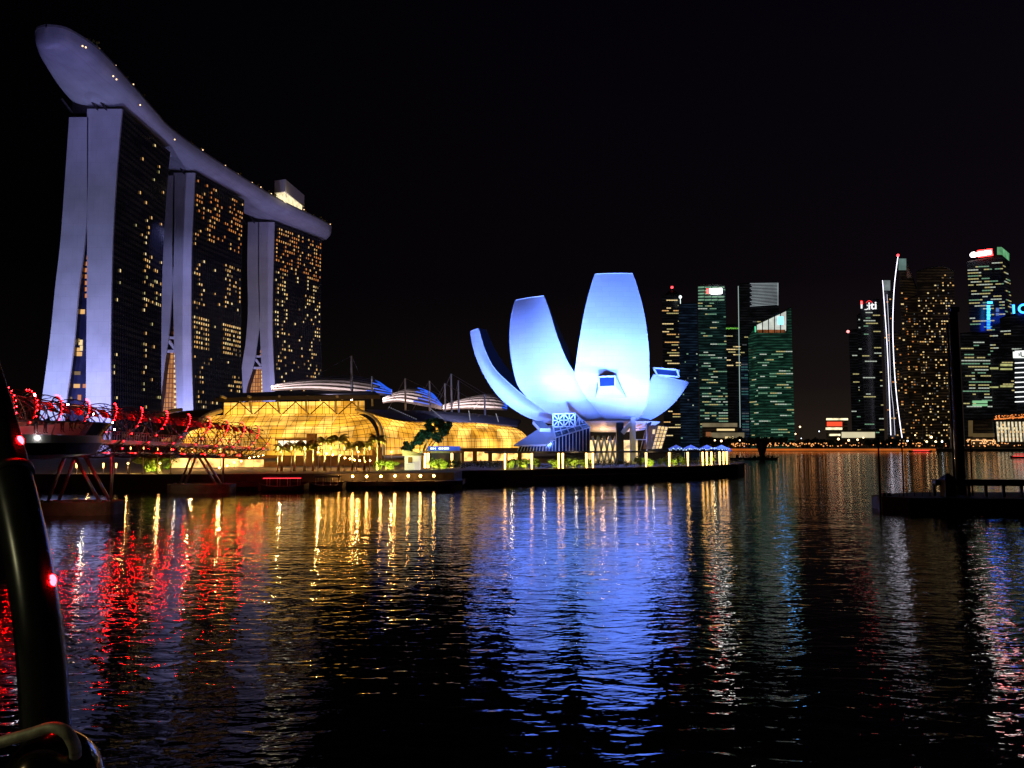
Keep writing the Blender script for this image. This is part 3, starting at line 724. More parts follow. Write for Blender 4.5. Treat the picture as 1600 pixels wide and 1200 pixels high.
# ================================================================== SHOPPING MALL
def gold_glass(name, strength=0.85):
    m, t, b = nodes(name)
    g = t.nodes.new('ShaderNodeTexCoord'); mp = t.nodes.new('ShaderNodeMapping')
    t.links.new(g.outputs['Object'], mp.inputs[0])
    n1 = t.nodes.new('ShaderNodeTexNoise'); n1.inputs['Scale'].default_value = 0.11; n1.inputs['Detail'].default_value = 2
    br = t.nodes.new('ShaderNodeTexBrick'); br.offset = 0.3; br.inputs['Scale'].default_value = 1; br.inputs['Brick Width'].default_value = 4.4; br.inputs['Row Height'].default_value = 3.6
    mp.inputs['Rotation'].default_value = (R(90), 0, 0)
    br.inputs['Mortar Size'].default_value = 0.12; br.inputs['Mortar Smooth'].default_value = 0.4; br.inputs['Bias'].default_value = -0.3
    br.inputs['Color1'].default_value = (0.95, 0.44, 0.04, 1); br.inputs['Color2'].default_value = (1.6, 0.95, 0.22, 1); br.inputs['Mortar'].default_value = (0.42, 0.2, 0.04, 1)
    t.links.new(mp.outputs[0], br.inputs['Vector']); t.links.new(g.outputs['Object'], n1.inputs['Vector'])
    r = t.nodes.new('ShaderNodeValToRGB'); r.color_ramp.elements[0].position = 0.38; r.color_ramp.elements[0].color = (0.34, 0.30, 0.24, 1)
    r.color_ramp.elements[1].position = 0.62; r.color_ramp.elements[1].color = (1.15, 1.1, 1.0, 1)
    t.links.new(n1.outputs['Fac'], r.inputs[0])
    mxn = t.nodes.new('ShaderNodeMix'); mxn.data_type = 'RGBA'; mxn.blend_type = 'MULTIPLY'; mxn.inputs[0].default_value = 1
    t.links.new(br.outputs['Color'], mxn.inputs[6]); t.links.new(r.outputs[0], mxn.inputs[7])
    t.links.new(mxn.outputs[2], b.inputs['Emission Color']); b.inputs['Emission Strength'].default_value = strength
    b.inputs['Base Color'].default_value = (0.05, 0.04, 0.02, 1); b.inputs['Roughness'].default_value = 0.2
    return m
M['gold_glass'] = gold_glass('gold_lit_glazing', 1.75)
M['gold_glass2'] = gold_glass('gold_lit_upper_glazing', 1.7)
MALL = thing('shopping_mall', (-60, 260, 3), 'long shopping mall with golden lit curved glass walls behind the palms', 'shopping mall')
def vault(rows_px, nv, nu, parent, mg, bw):
    """rows_px: list of cross-section curves, each a list of (px,py,D), from top to bottom"""
    curves = [catmull([U(*p) for p in r], nv) for r in rows_px]
    cols = [catmull([c[j] for c in curves], nu) for j in range(nv + 1)]   # cols[j][i]
    rows = cols
    mb = MB(); mb.grid(rows); g_ = part('glass_vault', mb, mg, parent, smooth=True)
    mb = MB(); off = Vector((0, -0.18, 0.05))
    for j in range(nv + 1): mb.tube([p + off for p in rows[j]], bw, 4, cap=False)
    for i in range(nu + 1): mb.tube([rows[j][i] + off for j in range(nv + 1)], bw, 4, cap=False)
    part('glazing_bars', mb, M['mullion'], g_)
# vault A : from far left behind the bridge to the rib at x ~ 588
vault([[(330, 650, 262), (300, 672, 252), (285, 690, 247), (280, 708, 246)],
       [(372, 648, 257), (358, 668, 247), (348, 688, 242), (345, 710, 241)],
       [(440, 647, 255), (434, 665, 245), (431, 685, 240), (430, 712, 239)],
       [(520, 647, 255), (519, 663, 245), (518, 685, 240), (518, 712, 239)],
       [(560, 647, 256), (576, 656, 248), (588, 676, 241), (592, 712, 240)]], 9, 24, MALL, M['gold_glass'], 0.07)
# vault B : receding to the museum
vault([[(564, 640, 257), (580, 650, 250), (592, 672, 243), (595, 712, 242)],
       [(612, 655, 262), (640, 662, 256), (650, 682, 251), (652, 708, 250)],
       [(676, 657, 278), (704, 664, 270), (714, 684, 266), (716, 706, 266)],
       [(740, 659, 294), (764, 666, 286), (774, 684, 282), (775, 703, 281)],
       [(790, 664, 306), (812, 672, 300), (826, 686, 296), (826, 701, 296)]], 8, 34, MALL, M['gold_glass'], 0.065)
# upper glazing + truss + flat roof of volume A
glazed([U(349, 649, 258), U(570, 647, 258), U(570, 626, 258), U(350, 629, 258)], 20, 2, M['gold_glass2'], 0.14, MALL, mull=M['mullion'], gname='upper_glazing')
mb = MB()
for i in range(5):
    x0 = 352 + i * 44; mb.beam(U(x0, 648, 257.3), U(x0 + 22, 628, 257.3), 0.3); mb.beam(U(x0 + 22, 628, 257.3), U(x0 + 44, 648, 257.3), 0.3)
part('roof_truss', mb, M['mullion'], MALL)
mb = MB()
top = [U(336, 622, 252), U(430, 619, 247), U(520, 618, 247), U(594, 617, 252)]
bk = [U(352, 615, 300), U(430, 612, 300), U(520, 611, 300), U(585, 611, 300)]
T_ = catmull(top, 16); B_ = catmull(bk, 16)
mb.grid([T_, B_]); mb.grid([[p - Z * 1.3 for p in T_], [p - Z * 1.3 for p in B_]], flip=True); mb.grid([T_, [p - Z * 1.3 for p in T_]], flip=True)
mb.grid([[T_[0], B_[0]], [T_[0] - Z * 1.3, B_[0] - Z * 1.3]]); mb.grid([[T_[-1], B_[-1]], [T_[-1] - Z * 1.3, B_[-1] - Z * 1.3]], flip=True)
part('flat_roof', mb, M['roofdark'], MALL)
mb = MB()
for x in (390, 434, 478, 524, 560): mb.beam(U(x, 627, 256.5), U(x - 2 + (434 - x) * 0.02 + 4, 645, 256.8), 0.55)
for x in (346, 388, 436, 480, 526): mb.beam(U(x, 619, 246.5), U(x + 9, 623, 252), 0.6)
parts('roof_prop', mb, M['whitepole'], MALL)
# ribs either end and grey metal roof of volume B
mb = MB()
mb.tube(catmull([U(556, 640, 256), U(578, 648, 249), U(594, 664, 243), U(599, 690, 241), U(600, 714, 241)], 14), 0.45, 6)
mb.tube(catmull([U(336, 645, 258), U(322, 652, 250), U(312, 662, 246)], 8), 0.7, 6)
parts('edge_rib', mb, M['whitepole'], MALL)
mb = MB()
ra = catmull([U(570, 640, 275), U(640, 641, 292), U(720, 645, 316), (U(775, 650, 330)), U(815, 656, 338)], 20)
rb = catmull([U(606, 659, 256), U(650, 659, 263), U(704, 660, 277), U(755, 661, 292), U(808, 665, 306)], 20)
mb.grid([ra, [a.lerp(b_, .5) + Z * .8 for a, b_ in zip(ra, rb)], rb]); mb.grid([[p - Z * 0.5 for p in ra], [p - Z * 0.5 for p in rb]], flip=True); mb.grid([rb, [p - Z * 0.5 for p in rb]])
part('metal_roof', mb, M['roofgrey'], MALL)
mb = MB()
for i in (3, 7, 11, 15):
    for k in range(14): p = ra[i].lerp(rb[i + 2], k / 13) + Z * 0.95; mb.ball(p, 0.13, 4)
part('roof_studs', mb, emat('roof_stud_light', (.8, .8, 1), .6), MALL, kind='stuff')
# left dark arched roofs of the mall's end
mb = MB()
A_ = catmull([U(243, 655, 262), U(275, 646, 258), (U(300, 643, 256)), U(345, 643, 256)], 12); B_ = catmull([U(238, 690, 262), U(262, 684, 256), U(290, 676, 250), U(316, 668, 250)], 12)
mb.grid([A_, [a.lerp(b_, 0.5) + Vector((0, -1, 1.2)) for a, b_ in zip(A_, B_)], B_]); mb.tube(A_, 0.4, 5); part('arched_roof', mb, M['roofdark'], MALL)
mb = MB(); mb.tube(catmull([U(243, 652, 258), U(262, 643, 256), U(285, 640, 256)], 6), 0.6, 5); mb.tube(catmull([U(312, 657, 249), U(325, 648, 250), U(345, 642, 256)], 8), 0.75, 6)
parts('roof_edge', mb, M['whitepole'], MALL)
# ground floor of the mall
M['shopfront'] = emat('lit_shopfront', (1, 0.52, 0.14), 2.0, True, var=0.9, scale=0.35)
def face(mb, x0, y0, x1, y1, D, Db=None, mi=0):
    Db = Db or D; mb.add([U(x0, y1, D), U(x1, y1, Db), U(x1, y0, Db), U(x0, y0, D)], [(0, 1, 2, 3)], mi)
mb = MB(); face(mb, 372, 718, 412, 735, 196, 198); face(mb, 268, 716, 372, 744, 190, 196); part('shopfront', mb, M['shopfront'], MALL)
mb = MB(); face(mb, 372, 722, 434, 741, 196, 200); face(mb, 434, 712, 600, 740, 204, 212); part('lower_wall', mb, M['brownwall'], MALL)
mb = MB(); face(mb, 434, 688, 488, 702, 205, 206); part('shop_window', mb, emat('bright_shop', (1, 0.82, 0.5), 1.8, True, var=.5, scale=.6), MALL)
mb = MB()
for x in range(434, 490, 9): mb.beam(U(x, 702, 204.7), U(x, 688, 204.7), 0.18)
mb.beam(U(430, 687, 204.6), U(490, 687, 204.6), 0.5); mb.beam(U(430, 702, 204.6), U(490, 702, 204.6), 0.4); part('shop_frame', mb, M['brownwall'], MALL)
mb = MB()
for x in (486, 589): p = G(x, 204, 3); mb.box((p.x - 1.2, 203.4, 3), (p.x + 1.2, 205, 11.6 if x == 486 else 8))
parts('pier', mb, M['brownwall'], MALL)
mb = MB(); face(mb, 720, 706, 830, 722, 262, 282); part('shopfront', mb, M['shopfront'], MALL)
mb = MB()
for x in (722, 742, 766, 790, 812): p = U(x, 715, 260); mb.box((p.x - 0.7, 259, 3), (p.x + 0.7, 260.5, 7))
a, b_ = U(700, 703, 258), U(832, 702, 276); mb.beam(a, b_, 1.5, h=1.2); parts('pier', mb, M['brownwall'], MALL)
mb = MB()   # plain wall up to the vaults' feet and back of the mall
face(mb, 345, 706, 600, 716, 243, 243); face(mb, 600, 706, 832, 712, 244, 300); part('base_wall', mb, M['brownwall'], MALL)
light('mall_wall_wash', 'SPOT', (-52, 216, 5), (1, .6, .25), 4500, (-52, 240, 8), 130, .8, .3)
light('mall_wall_wash', 'SPOT', (-75, 178, 5), (1, .6, .25), 3000, (-75, 200, 7), 130, .8, .3)

# three theatre shells with louvred stripes
def shell(label, xl, xr, ybl, ybr, ypk, xpk, D, blue, n=7):
    root = thing('theatre_roof', (U(xpk, 640, D).x, D, 3), label, 'theatre roof', 'striped shell roofs above the mall')
    base = MB(); rows = []
    bot = catmull([U(xl, ybl, D), U((xl + xpk) / 2, ybl - 2, D - 6), U(xpk + 10, (ybl + ybr) / 2 - 1, D - 8), U(xr, ybr, D - 4)], 20)
    top = catmull([U(xl, ybl - 2, D + 1), U((xl * 0.45 + xpk * 0.55), ybl - (ybl - ypk) * 0.72, D + 14), U(xpk, ypk, D + 22), U(xr - (xr - xpk) * 0.35, ypk + (ybr - ypk) * 0.28, D + 20), U(xr, ybr - 3, D + 2)], 20)
    for k in range(n + 1):
        q = k / n; rows.append([b_.lerp(t_, q) + Vector((0, 0, 1.6 * math.sin(math.pi * q))) for b_, t_ in zip(bot, top)])
    base.grid(rows); part('shell', base, M['roofdark'], root, smooth=True)
    up = Vector((0, -0.5, 0.55)); wmb, bmb = MB(), MB()
    for k in range(n):
        a = rows[k]; c2 = rows[k + 1]
        ln = [p.lerp(q_, 0.5) + up for p, q_ in zip(a, c2)]
        cut = 20 - int(blue * 20) + (k % 3) - 1
        wmb.grid([[p - Vector((0, -.1, .0)) for p in [a_.lerp(q_, 0.12) + up for a_, q_ in zip(a, c2)][:cut + 1]], [a_.lerp(q_, 0.62) + up for a_, q_ in zip(a, c2)][:cut + 1]])
        if blue > 0:
            e2 = min(20, cut + 5 + (k * 7) % 4)
            if e2 > cut: bmb.tube(ln[cut:e2 + 1], 0.27, 5)
    part('white_louvre', wmb, M['white'], root)
    if blue > 0: part('blue_light_strip', bmb, M['blue_led'], root)
    return root
shell('largest striped shell roof, pale left part and blue lit tips', 424, 612, 611, 619, 588, 545, 320, 0.22)
shell('middle striped shell roof with a fan of blue light strips', 598, 690, 630, 640, 607, 648, 345, 0.42)
shell('striped shell roof nearest the museum petals', 692, 792, 641, 642, 616, 768, 350, 0.22)
for (lx, ly, tx, ty_, pw_) in ((-92, 288, -88, 322, 2.2e5), (-68, 284, -68, 322, 2.4e5), (-48, 312, -46, 348, 1.7e5), (-20, 318, -16, 354, 1.7e5)):
    light('shell_floodlight', 'SPOT', (lx, ly, 23), (1, .74, .70), pw_, (tx, ty_, 31), 100, .9, .8)
light('roof_mast_fill', 'SPOT', (-62, 256, 27), (.62, .6, 1), 9000, (-50, 285, 22), 120, .9, .6); light('roof_mast_fill', 'SPOT', (-18, 272, 28), (.62, .6, 1), 10000, (-14, 305, 18), 120, .9, .6)  # unseen bluish spots added to brighten the metal roof and masts
for i, (x, yt, yb, D, cb, lb) in enumerate([
        (550, 556, 616, 296, [(470, 600), (567, 596)], 'tallest white mast with stay cables, beside the largest shell roof'),
        (582, 588, 622, 286, [(560, 600), (620, 625)], 'short white mast at the blue tips of the largest shell'),
        (634, 591, 641, 300, [(606, 640), (690, 618)], 'white mast in front of the middle shell roof'),
        (672, 595, 640, 306, [(645, 640), (704, 632)], 'white mast on the right end of the middle shell roof'),
        (696, 599, 640, 310, [(676, 636), (752, 634)], 'slanted white mast between the two smaller shells'),
        (706, 584, 641, 312, [(680, 640), (790, 634)], 'tall white mast with long cables toward the museum'),
        (717, 594, 642, 316, [(706, 640), (780, 636)], 'white mast just right of the tall cabled mast'),
        (758, 616, 642, 322, [(740, 640), (776, 640)], 'dark stub mast before the shell nearest the museum')]):
    b0 = U(x, yb, D); t0 = U(x - 1, yt, D); root = thing('roof_mast', b0, lb, 'mast', 'masts along the mall roof')
    mb = MB(); mb.tube([b0 - Z * 3, t0], [0.55 if i == 0 else 0.4, 0.3], 8); parts('pole', mb, M['whitepole'], root, smooth=True)
    mb = MB()
    for (cx, cyy) in cb: mb.tube([t0, U(cx, cyy, D + 4)], 0.07, 4)
    parts('stay_cable', mb, M['steel'], root)

# ================================================================== PROMENADE FURNITURE
def canopy():
    pts = [(x, y + 5) for x, y in [(-6, 174), (5, 178), (30, 190), (50, 204), (62, 218)]]
    root = thing('promenade_canopy', (30, 195, 3), 'long flat walkway canopy on glowing columns along the museum waterfront', 'canopy')
    C_ = catmull([(x, y, 6.9) for x, y in pts], 20); mb = MB()
    for i in range(20):
        a, b_ = C_[i], C_[i+1]; d = (b_ - a).normalized(); n = Vector((-d.y, d.x, 0)) * 1.6
        mb.prism([(a - n)[:2], (b_ - n)[:2], (b_ + n)[:2], (a + n)[:2]], 6.7, 7.15)
    part('roof', mb, M['roofdark'], root)
    for px in (789.5, 831, 873, 878.5, 915, 924, 1007, 1042, 1071, 1094, 1101, 1108, 1121, 1127, 1132):
        best = min(((abs(800 + p.x / p.y * F - px), p) for p in catmull([(x, y, 3) for x, y in pts], 200)), key=lambda q: q[0])[1]
        mb = MB(); mb.tube([(best.x, best.y - 1.4, 3.02), (best.x, best.y - 1.4, 6.7)], [0.16, 0.24], 8); parts('lit_column', mb, M['column'], root, smooth=True)
canopy()
# railing line along the water's edge
mb = MB(); e2 = [Vector((x, y, 0)) for x, y in EDGE[5:12]]
for i in range(len(e2) - 1):
    mb.beam(e2[i] + Z * 4.0 + Vector((0, .5, 0)), e2[i+1] + Z * 4.0 + Vector((0, .5, 0)), .09)
    n = int((e2[i+1] - e2[i]).length / 2.2)
    for k in range(n): p = e2[i].lerp(e2[i+1], k / n) + Vector((0, .5, 0)); mb.beam(p + Z * 3, p + Z * 4, .07)
mk = MB()
for i in range(len(e2) - 1): mk.beam(e2[i] + Z * 3.05 + Vector((0, .3, 0)), e2[i+1] + Z * 3.05 + Vector((0, .3, 0)), .9, h=.3); mk.beam(e2[i] + Z * 1.7 + Vector((0, -.15, 0)), e2[i+1] + Z * 1.7 + Vector((0, -.15, 0)), .4, h=.2)
struct(part('kerb', mk, M['concrete']))
tag(part('waterfront_railing', mb, M['darksteel']), 'low dark railing along the edge of the museum waterfront', 'railing')
# lower boardwalk in front of the palms
mb = MB(); mb.prism([(-62, 149), (-14, 154.5), (-10, 157), (-10, 166), (-62, 158)], 0.6, 1.5); 
BW = thing('boardwalk', (-30, 155, 0.6), 'low waterside boardwalk with lamps below the palm row', 'boardwalk'); part('deck', mb, M['quay'], BW)
mb = MB()
for i in range(17): x = -60 + i * 3.0; y = 149.6 + (x + 62) * 5.5 / 48; mb.beam((x, y, -1), (x, y, 1.4), .35)
part('pile', mb, M['quay'], BW, kind='stuff')
LP = None
def boardwalk_lamp():
    root = thing('bollard_lamp', (0, 0, 0), 'bright warm lamp on the boardwalk edge', 'lamp', 'warm lamps along the boardwalk')
    mb = MB(); mb.tube([(0, 0, 0), (0, 0, 0.8)], 0.09, 8); part('post', mb, M['darksteel'], root)
    mb = MB(); mb.ball((0, 0, 1.0), 0.22, 8); part('lamp', mb, M['lamp_warm'], root, smooth=True)
    return root
proto = boardwalk_lamp(); first = True
lampn = ['fifth lamp before the white kiosk', 'fourth lamp before the kiosk', 'third', 'x']
xs = [529, 551, 573, 595, 617, 638, 657, 678]
lb = ['leftmost of the eight bright lamps on the boardwalk', 'second from left of the eight boardwalk lamps', 'third from left of the eight boardwalk lamps', 'fourth from left of the eight boardwalk lamps, below the last palm',
      'fifth from left of the eight boardwalk lamps', 'boardwalk lamp straight below the white kiosk', 'second boardwalk lamp from the right end', 'rightmost of the eight bright lamps on the boardwalk']
for x, l in zip(xs, lb):
    D = 153.5 if x < 600 else 155.5
    p = G(x, D, 1.5)
    o = proto if first else copy_tree(proto); first = False
    o.location = p; o['label'] = l
    light('boardwalk_glow', 'POINT', (p.x, p.y - .5, 2.6), (1, .55, .2), 90, size=.15)

# palms
def make_palm(seed, h=6.6):
    r = random.Random(seed)
    root = thing('palm_tree', (0, 0, 0), 'palm', 'palm tree', 'row of palms in front of the mall')
    mb = MB(); pts = [(0.0, 0, 0), (0.05, 0, h * .3), (0.02, .05, h * .7), (0, 0, h)]
    mb.tube(catmull(pts, 8), [.34, .3, .25, .22, .2, .19, .18, .17, .2], 8); part('trunk', mb, M['bark'], root, smooth=True)
    cr_ = MB()
    for k in range(17):
        az = k * 2.4 + r.uniform(-.2, .2); el = -0.05 + 1.4 * (k / 17); ln = r.uniform(2.3, 3.0); d = Vector((math.cos(az), math.sin(az), 0))
        sp = [Vector((0, 0, h))]; ang = el
        for i in range(8):
            sp.append(sp[-1] + (d * math.cos(ang) + Z * math.sin(ang)) * ln / 8); ang -= (1.35 + el * .75) / 8 * (.6 + i * .11)
        cr_.tube(sp, [.06 * (1 - t / 9) + .01 for t in range(9)], 4, cap=False)
        sd = d.cross(Z).normalized()
        for i in range(1, 26):
            t = i / 26 * 8; j = min(7, int(t)); p = sp[j].lerp(sp[j+1], t - j); L_ = 0.75 * math.sin(math.pi * min(1, i / 26 * .9 + .12)) + .12
            for s_ in (-1, 1):
                tip = p + sd * s_ * L_ * .6 + d * .25 * L_ - Z * L_ * r.uniform(.4, .9); w = d * .1
                cr_.add([p - w, p + w, tip], [(0, 1, 2)])
    part('crown', cr_, M['leaf'], root)
    return root
palms = [make_palm(11, 5.3), make_palm(22, 6.3)]
used = [False, False]
PX = [(440, 0, 'leftmost palm of the row, beside the bridge landing'), (460, 0, 'second palm from the bridge landing'), (476, 0, 'third palm from the bridge landing'), (489, 0, 'palm just left of the tall brown pier'),
      (507, 1, 'tallest palm with drooping fronds before the brown pier'), (529, 1, 'palm right of the tallest drooping palm'), (550, 0, 'third palm from the right end of the row'),
      (569, 0, 'second palm from the right end of the row'), (589, 1, 'rightmost palm of the row, by the glowing shrubs')]
for i, (px, k, l) in enumerate(PX):
    D = 168 + (px - 440) * 0.03; p = G(px, D, 3.0)
    o = palms[k] if not used[k] else copy_tree(palms[k]); used[k] = True
    o.location = p; o.rotation_euler = (0, 0, i * 1.1); s_ = 0.93 + 0.05 * (i % 3); o.scale = (s_, s_, s_ * (1.0 if px < 500 else 1.05)); o['label'] = l
    light('palm_uplight', 'SPOT', (p.x + .7, p.y - 2.6, 3.6), (1, .8, .25), 6500, (p.x, p.y + .4, 9.0), 70, .8, .15)
# thin white poles between palms
def make_pole():
    root = thing('light_pole', (0, 0, 0), 'pole', 'light pole', 'slim white poles on the promenade')
    mb = MB(); mb.tube([(0, 0, 0), (0, 0, 5.2)], .075, 8); part('post', mb, M['whitepole'], root, smooth=True)
    mb = MB(); mb.box((-.22, -.22, 0), (.22, .22, .12)); part('base_plate', mb, M['darksteel'], root)
    mb = MB(); mb.tube([(0, 0, 4.6), (0, 0, 5.3)], .1, 8); part('lamp', mb, M['column'], root, smooth=True)
    return root
pole = make_pole(); uf = True
for (px, D, l) in [(433.5, 166, 'slim white pole left of the palm row'), (454.7, 166, 'slim white pole between the first two palms'), (475, 166, 'slim white pole before the third palm'), (497, 167, 'slim white pole beside the tallest palm'),
                   (516.5, 167, 'slim white pole right of the tallest palm'), (537.5, 168, 'slim white pole left of the string of bulbs end'), (557, 168, 'slim white pole before the festoon lights'), (577, 169, 'slim white pole nearest the glowing shrubs'),
                   (202.7, 153.5, 'tall slim pole left of the lit shopfront, under the bridge'), (223, 153.5, 'slim pole second under the bridge deck'), (245, 153.5, 'slim pole third under the bridge deck'), (266, 154, 'slim pole next to the lit shopfront')]:
    o = pole if uf else copy_tree(pole); uf = False
    o.location = G(px, D, 3.0); o['label'] = l
def make_short():
    root = thing('column_lamp', (0, 0, 0), 'short', 'lamp', 'short glowing lamp columns on the quay')
    mb = MB(); mb.tube([(0, 0, 0), (0, 0, 1.2)], .1, 8); part('post', mb, M['steel'], root)
    mb = MB(); mb.tube([(0, 0, 1.2), (0, 0, 2.1)], [.12, .16], 8); part('lamp', mb, M['column'], root)
    return root
sh_ = make_short(); uf = True
for px, l in ((119, 'short lamp column seen between the legs of the near pier'), (140, 'second short lamp column behind the near pier'), (161, 'third short lamp column, beside the pier post'), (181, 'short lamp column right of the pier post')):
    o = sh_ if uf else copy_tree(sh_); uf = False; o.location = G(px, 153, 3.0); o['label'] = l
for (pts, name, l) in (([(497, 706), (510, 708), (520, 710), (531, 711), (539, 715), (547, 716), (554, 718), (562, 719), (570, 721), (578, 719)], 'a', 'string of warm bulbs hung behind the right palms'),
                       ([(283, 744), (291, 739), (299, 737), (306, 737), (313, 736), (321, 735), (330, 733), (343, 730), (355, 727), (366, 722), (377, 720), (390, 715), (397, 713), (404, 712), (411, 711)], 'b', 'rising string of warm bulbs on the ramp behind the bridge piers')):
    ww = [U(x, y, 176 if name == 'a' else 186) for x, y in pts]; root = thing('string_lights', (ww[0].x, ww[0].y, 3), l, 'string lights')
    mb = MB(); mb.tube(ww, .03, 4)
    for w_ in ww[::3]: mb.tube([w_, (w_.x, w_.y, 3)], .05, 4)
    part('cable', mb, M['black'], root)
    for w_ in ww: mb = MB(); mb.ball(w_ - Z * .1, .17, 8); part('bulb', mb, M['lamp_warm'], root, smooth=True)

SLN = {300: 'before the lit shopfront', 345: 'at the foot of the rising string of bulbs', 440: 'behind the leftmost palm', 500: 'behind the tallest palm', 560: 'behind the right palms', 612: 'behind the shrubs by the kiosk', 140: 'between two short lamp columns behind the near pier', 200: 'near the tall slim pole under the bridge', 250: 'beside the gold lit bushes'}
for (px, D, z, pw) in ((300, 176, 7, 1500), (345, 178, 7, 1500), (440, 184, 7, 1300), (500, 186, 7, 1300), (560, 188, 7, 1300), (612, 188, 7, 900), (140, 156, 5, 260), (200, 156, 5, 380), (250, 157, 5, 420)):
    q_ = G(px, D, z); light('promenade_fill', 'POINT', (q_.x, q_.y - .5, z - .45), (1, .5, .14), pw, size=.15)  # warm points added to brighten the waterfront; posts and globes give them bodies
    t_ = thing('added_lamp', G(px, D, 3.0), 'slim added lamp with a warm globe, ' + SLN[px], 'street lamp', 'added warm lamps on the promenade')
    mb = MB(); mb.tube([(q_.x, q_.y, 3), (q_.x, q_.y, z - .1)], [.09, .05], 8); part('post', mb, M['darksteel'], t_, smooth=True)
    mb = MB(); mb.ball((q_.x, q_.y, z), .2, 10); part('globe', mb, M['column'], t_, smooth=True)
for px, D in ((800, 176), (850, 181), (900, 186), (960, 190), (1020, 197), (1075, 206), (1115, 214)):
    light('canopy_fill', 'POINT', tuple(G(px, D - 1.0, 6.0)), (1, .75, .42), 110, size=.2)  # bodiless points added under the canopy to lift the quay edge and shrubs
# leafy shrubs along the museum front
def leaf_ball(mb, c, rad, n, r, s0=.1, s1=.25, sz=.8):
    for i in range(n):
        v = Vector((r.gauss(0, 1), r.gauss(0, 1), r.gauss(0, 1))).normalized() * rad * (r.random() ** .4); v.z *= sz
        p = Vector(c) + v; a = Vector((r.uniform(-1, 1), r.uniform(-1, 1), r.uniform(-.6, 1))).normalized() * r.uniform(s0, s1); b_ = a.orthogonal().normalized() * a.length * .5
        mb.add([p - a, p + b_, p + a, p - b_], [(0, 1, 2, 3)])
def make_shrub(seed):
    r = random.Random(seed); root = thing('shrub', (0, 0, 0), 'shrub', 'shrub', 'uplit shrubs along the promenade')
    mb = MB()
    for k in range(9): leaf_ball(mb, (r.uniform(-1.2, 1.2), r.uniform(-.5, .5), r.uniform(.5, 1.7)), r.uniform(.4, .8), 90, r)
    part('foliage', mb, M['shrub'], root)
    mb = MB()
    for k in range(5): mb.tube([(r.uniform(-.2, .2), 0, 0), (r.uniform(-.9, .9), r.uniform(-.3, .3), 1.2)], [.05, .02], 5)
    part('stem', mb, M['bark'], root)
    return root
shrubs = [make_shrub(1), make_shrub(2)]; us = [False, False]
sx_list = [(232, 158, 'gold lit bush left of the shopfront, behind the bridge piers'), (250, 158, 'gold lit bush touching the shopfront, behind the bridge'), (590, 172, 'shrub beside the rightmost palm'), (602, 172, 'lit shrub right of the rightmost palm'), (614, 172, 'lit shrub left of the white kiosk'), (676, 178, 'lit shrub before the blue sign canopy, left'), (690, 179, 'lit shrub before the blue sign canopy, middle'), (701, 180, 'lit shrub before the blue sign canopy, right end'),
           (796, 181, 'yellow-green shrub at the first glowing column'), (809, 182, 'shrub between the first two glowing columns, left'), (822, 183, 'shrub between the first two glowing columns, right'), (838, 184, 'shrub just right of the second glowing column'),
           (866, 187, 'shrub left of the paired glowing columns'), (886, 189, 'shrub right of the paired glowing columns'), (896, 190, 'shrub mid-way between two column pairs'), (907, 191, 'shrub left of the second column pair'), (919, 192, 'shrub between the second column pair'),
           (998, 200, 'shrub left of the column by the stair tower'), (1014, 202, 'shrub right of the column by the stair tower'), (1036, 204, 'shrub under the tilted glass wing'), (1053, 206, 'shrub right of the tilted wing'), (1064, 208, 'shrub left of the tenth column'), (1108, 214, 'shrub among the close columns near the quay tip')]
for i, (px, D, l) in enumerate(sx_list):
    k = i % 2; o = shrubs[k] if not us[k] else copy_tree(shrubs[k]); us[k] = True
    o.location = G(px, D + 1.5, 3.0); o.rotation_euler = (0, 0, i); s_ = 1.05 + .25 * ((i * 7) % 4) / 4 + (.7 if px < 300 else 0); o.scale = (s_, s_, s_); o['label'] = l
    if i % 2 == 0 or i < 6: q_ = G(px + 1, D - 1.6, 3.3); light('shrub_uplight', 'SPOT', tuple(q_), (1, .95, .2), 1500, (q_.x, q_.y + 3, 4.6), 110, .8, .15)
# low dark hedges in between
for i, (x0, x1, D, l) in enumerate([(708, 786, 184, 'long dark hedge between the blue sign and the first glowing column'), (926, 990, 198, 'dark hedge below the lattice columns'), (1072, 1096, 212, 'short dark hedge between columns near the quay tip')]):
    mb = MB(); r = random.Random(i); a, b_ = G(x0, D, 3), G(x1, D + 4, 3)
    for k in range(int((b_ - a).length / .8)):
        p = a.lerp(b_, k * .8 / (b_ - a).length); leaf_ball(mb, p + Vector((0, 0, r.uniform(.5, 1.4))), .9, 60, r)
    tag(part('hedge', mb, M['farleaf']), l, 'hedge')
# the big rain tree, lit green
def broad_tree(c, h, blobs, seed, m, label, name='tree', n=520, s0=.2, s1=.5, cat='tree', grp=None, trunk=.35):
    r = random.Random(seed); root = thing(name, c, label, cat, grp); c = Vector(c)
    mb = MB()
    for (dx, dy, dz, rad) in blobs:
        p = c + Vector((dx, dy, dz)); mb.tube(catmull([c + Z * (.0), c + Z * h * .3 + Vector((dx * .15, 0, 0)), c.lerp(p, .6) + Z * .4, p], 6), [trunk, trunk * .9, trunk * .7, trunk * .5, trunk * .35, trunk * .22, trunk * .1], 6)
    part('trunk', mb, M['bark'], root, smooth=True)
    mb = MB()
    for (dx, dy, dz, rad) in blobs:
        for k in range(7):
            q = Vector((dx, dy, dz)) + Vector((r.uniform(-1, 1), r.uniform(-1, 1), r.uniform(-.6, .8))) * rad * .75
            leaf_ball(mb, c + q, rad * r.uniform(.35, .55), n // 7, r, s0, s1)
    part('crown', mb, m, root)
    return root
p = G(655, 196, 3)
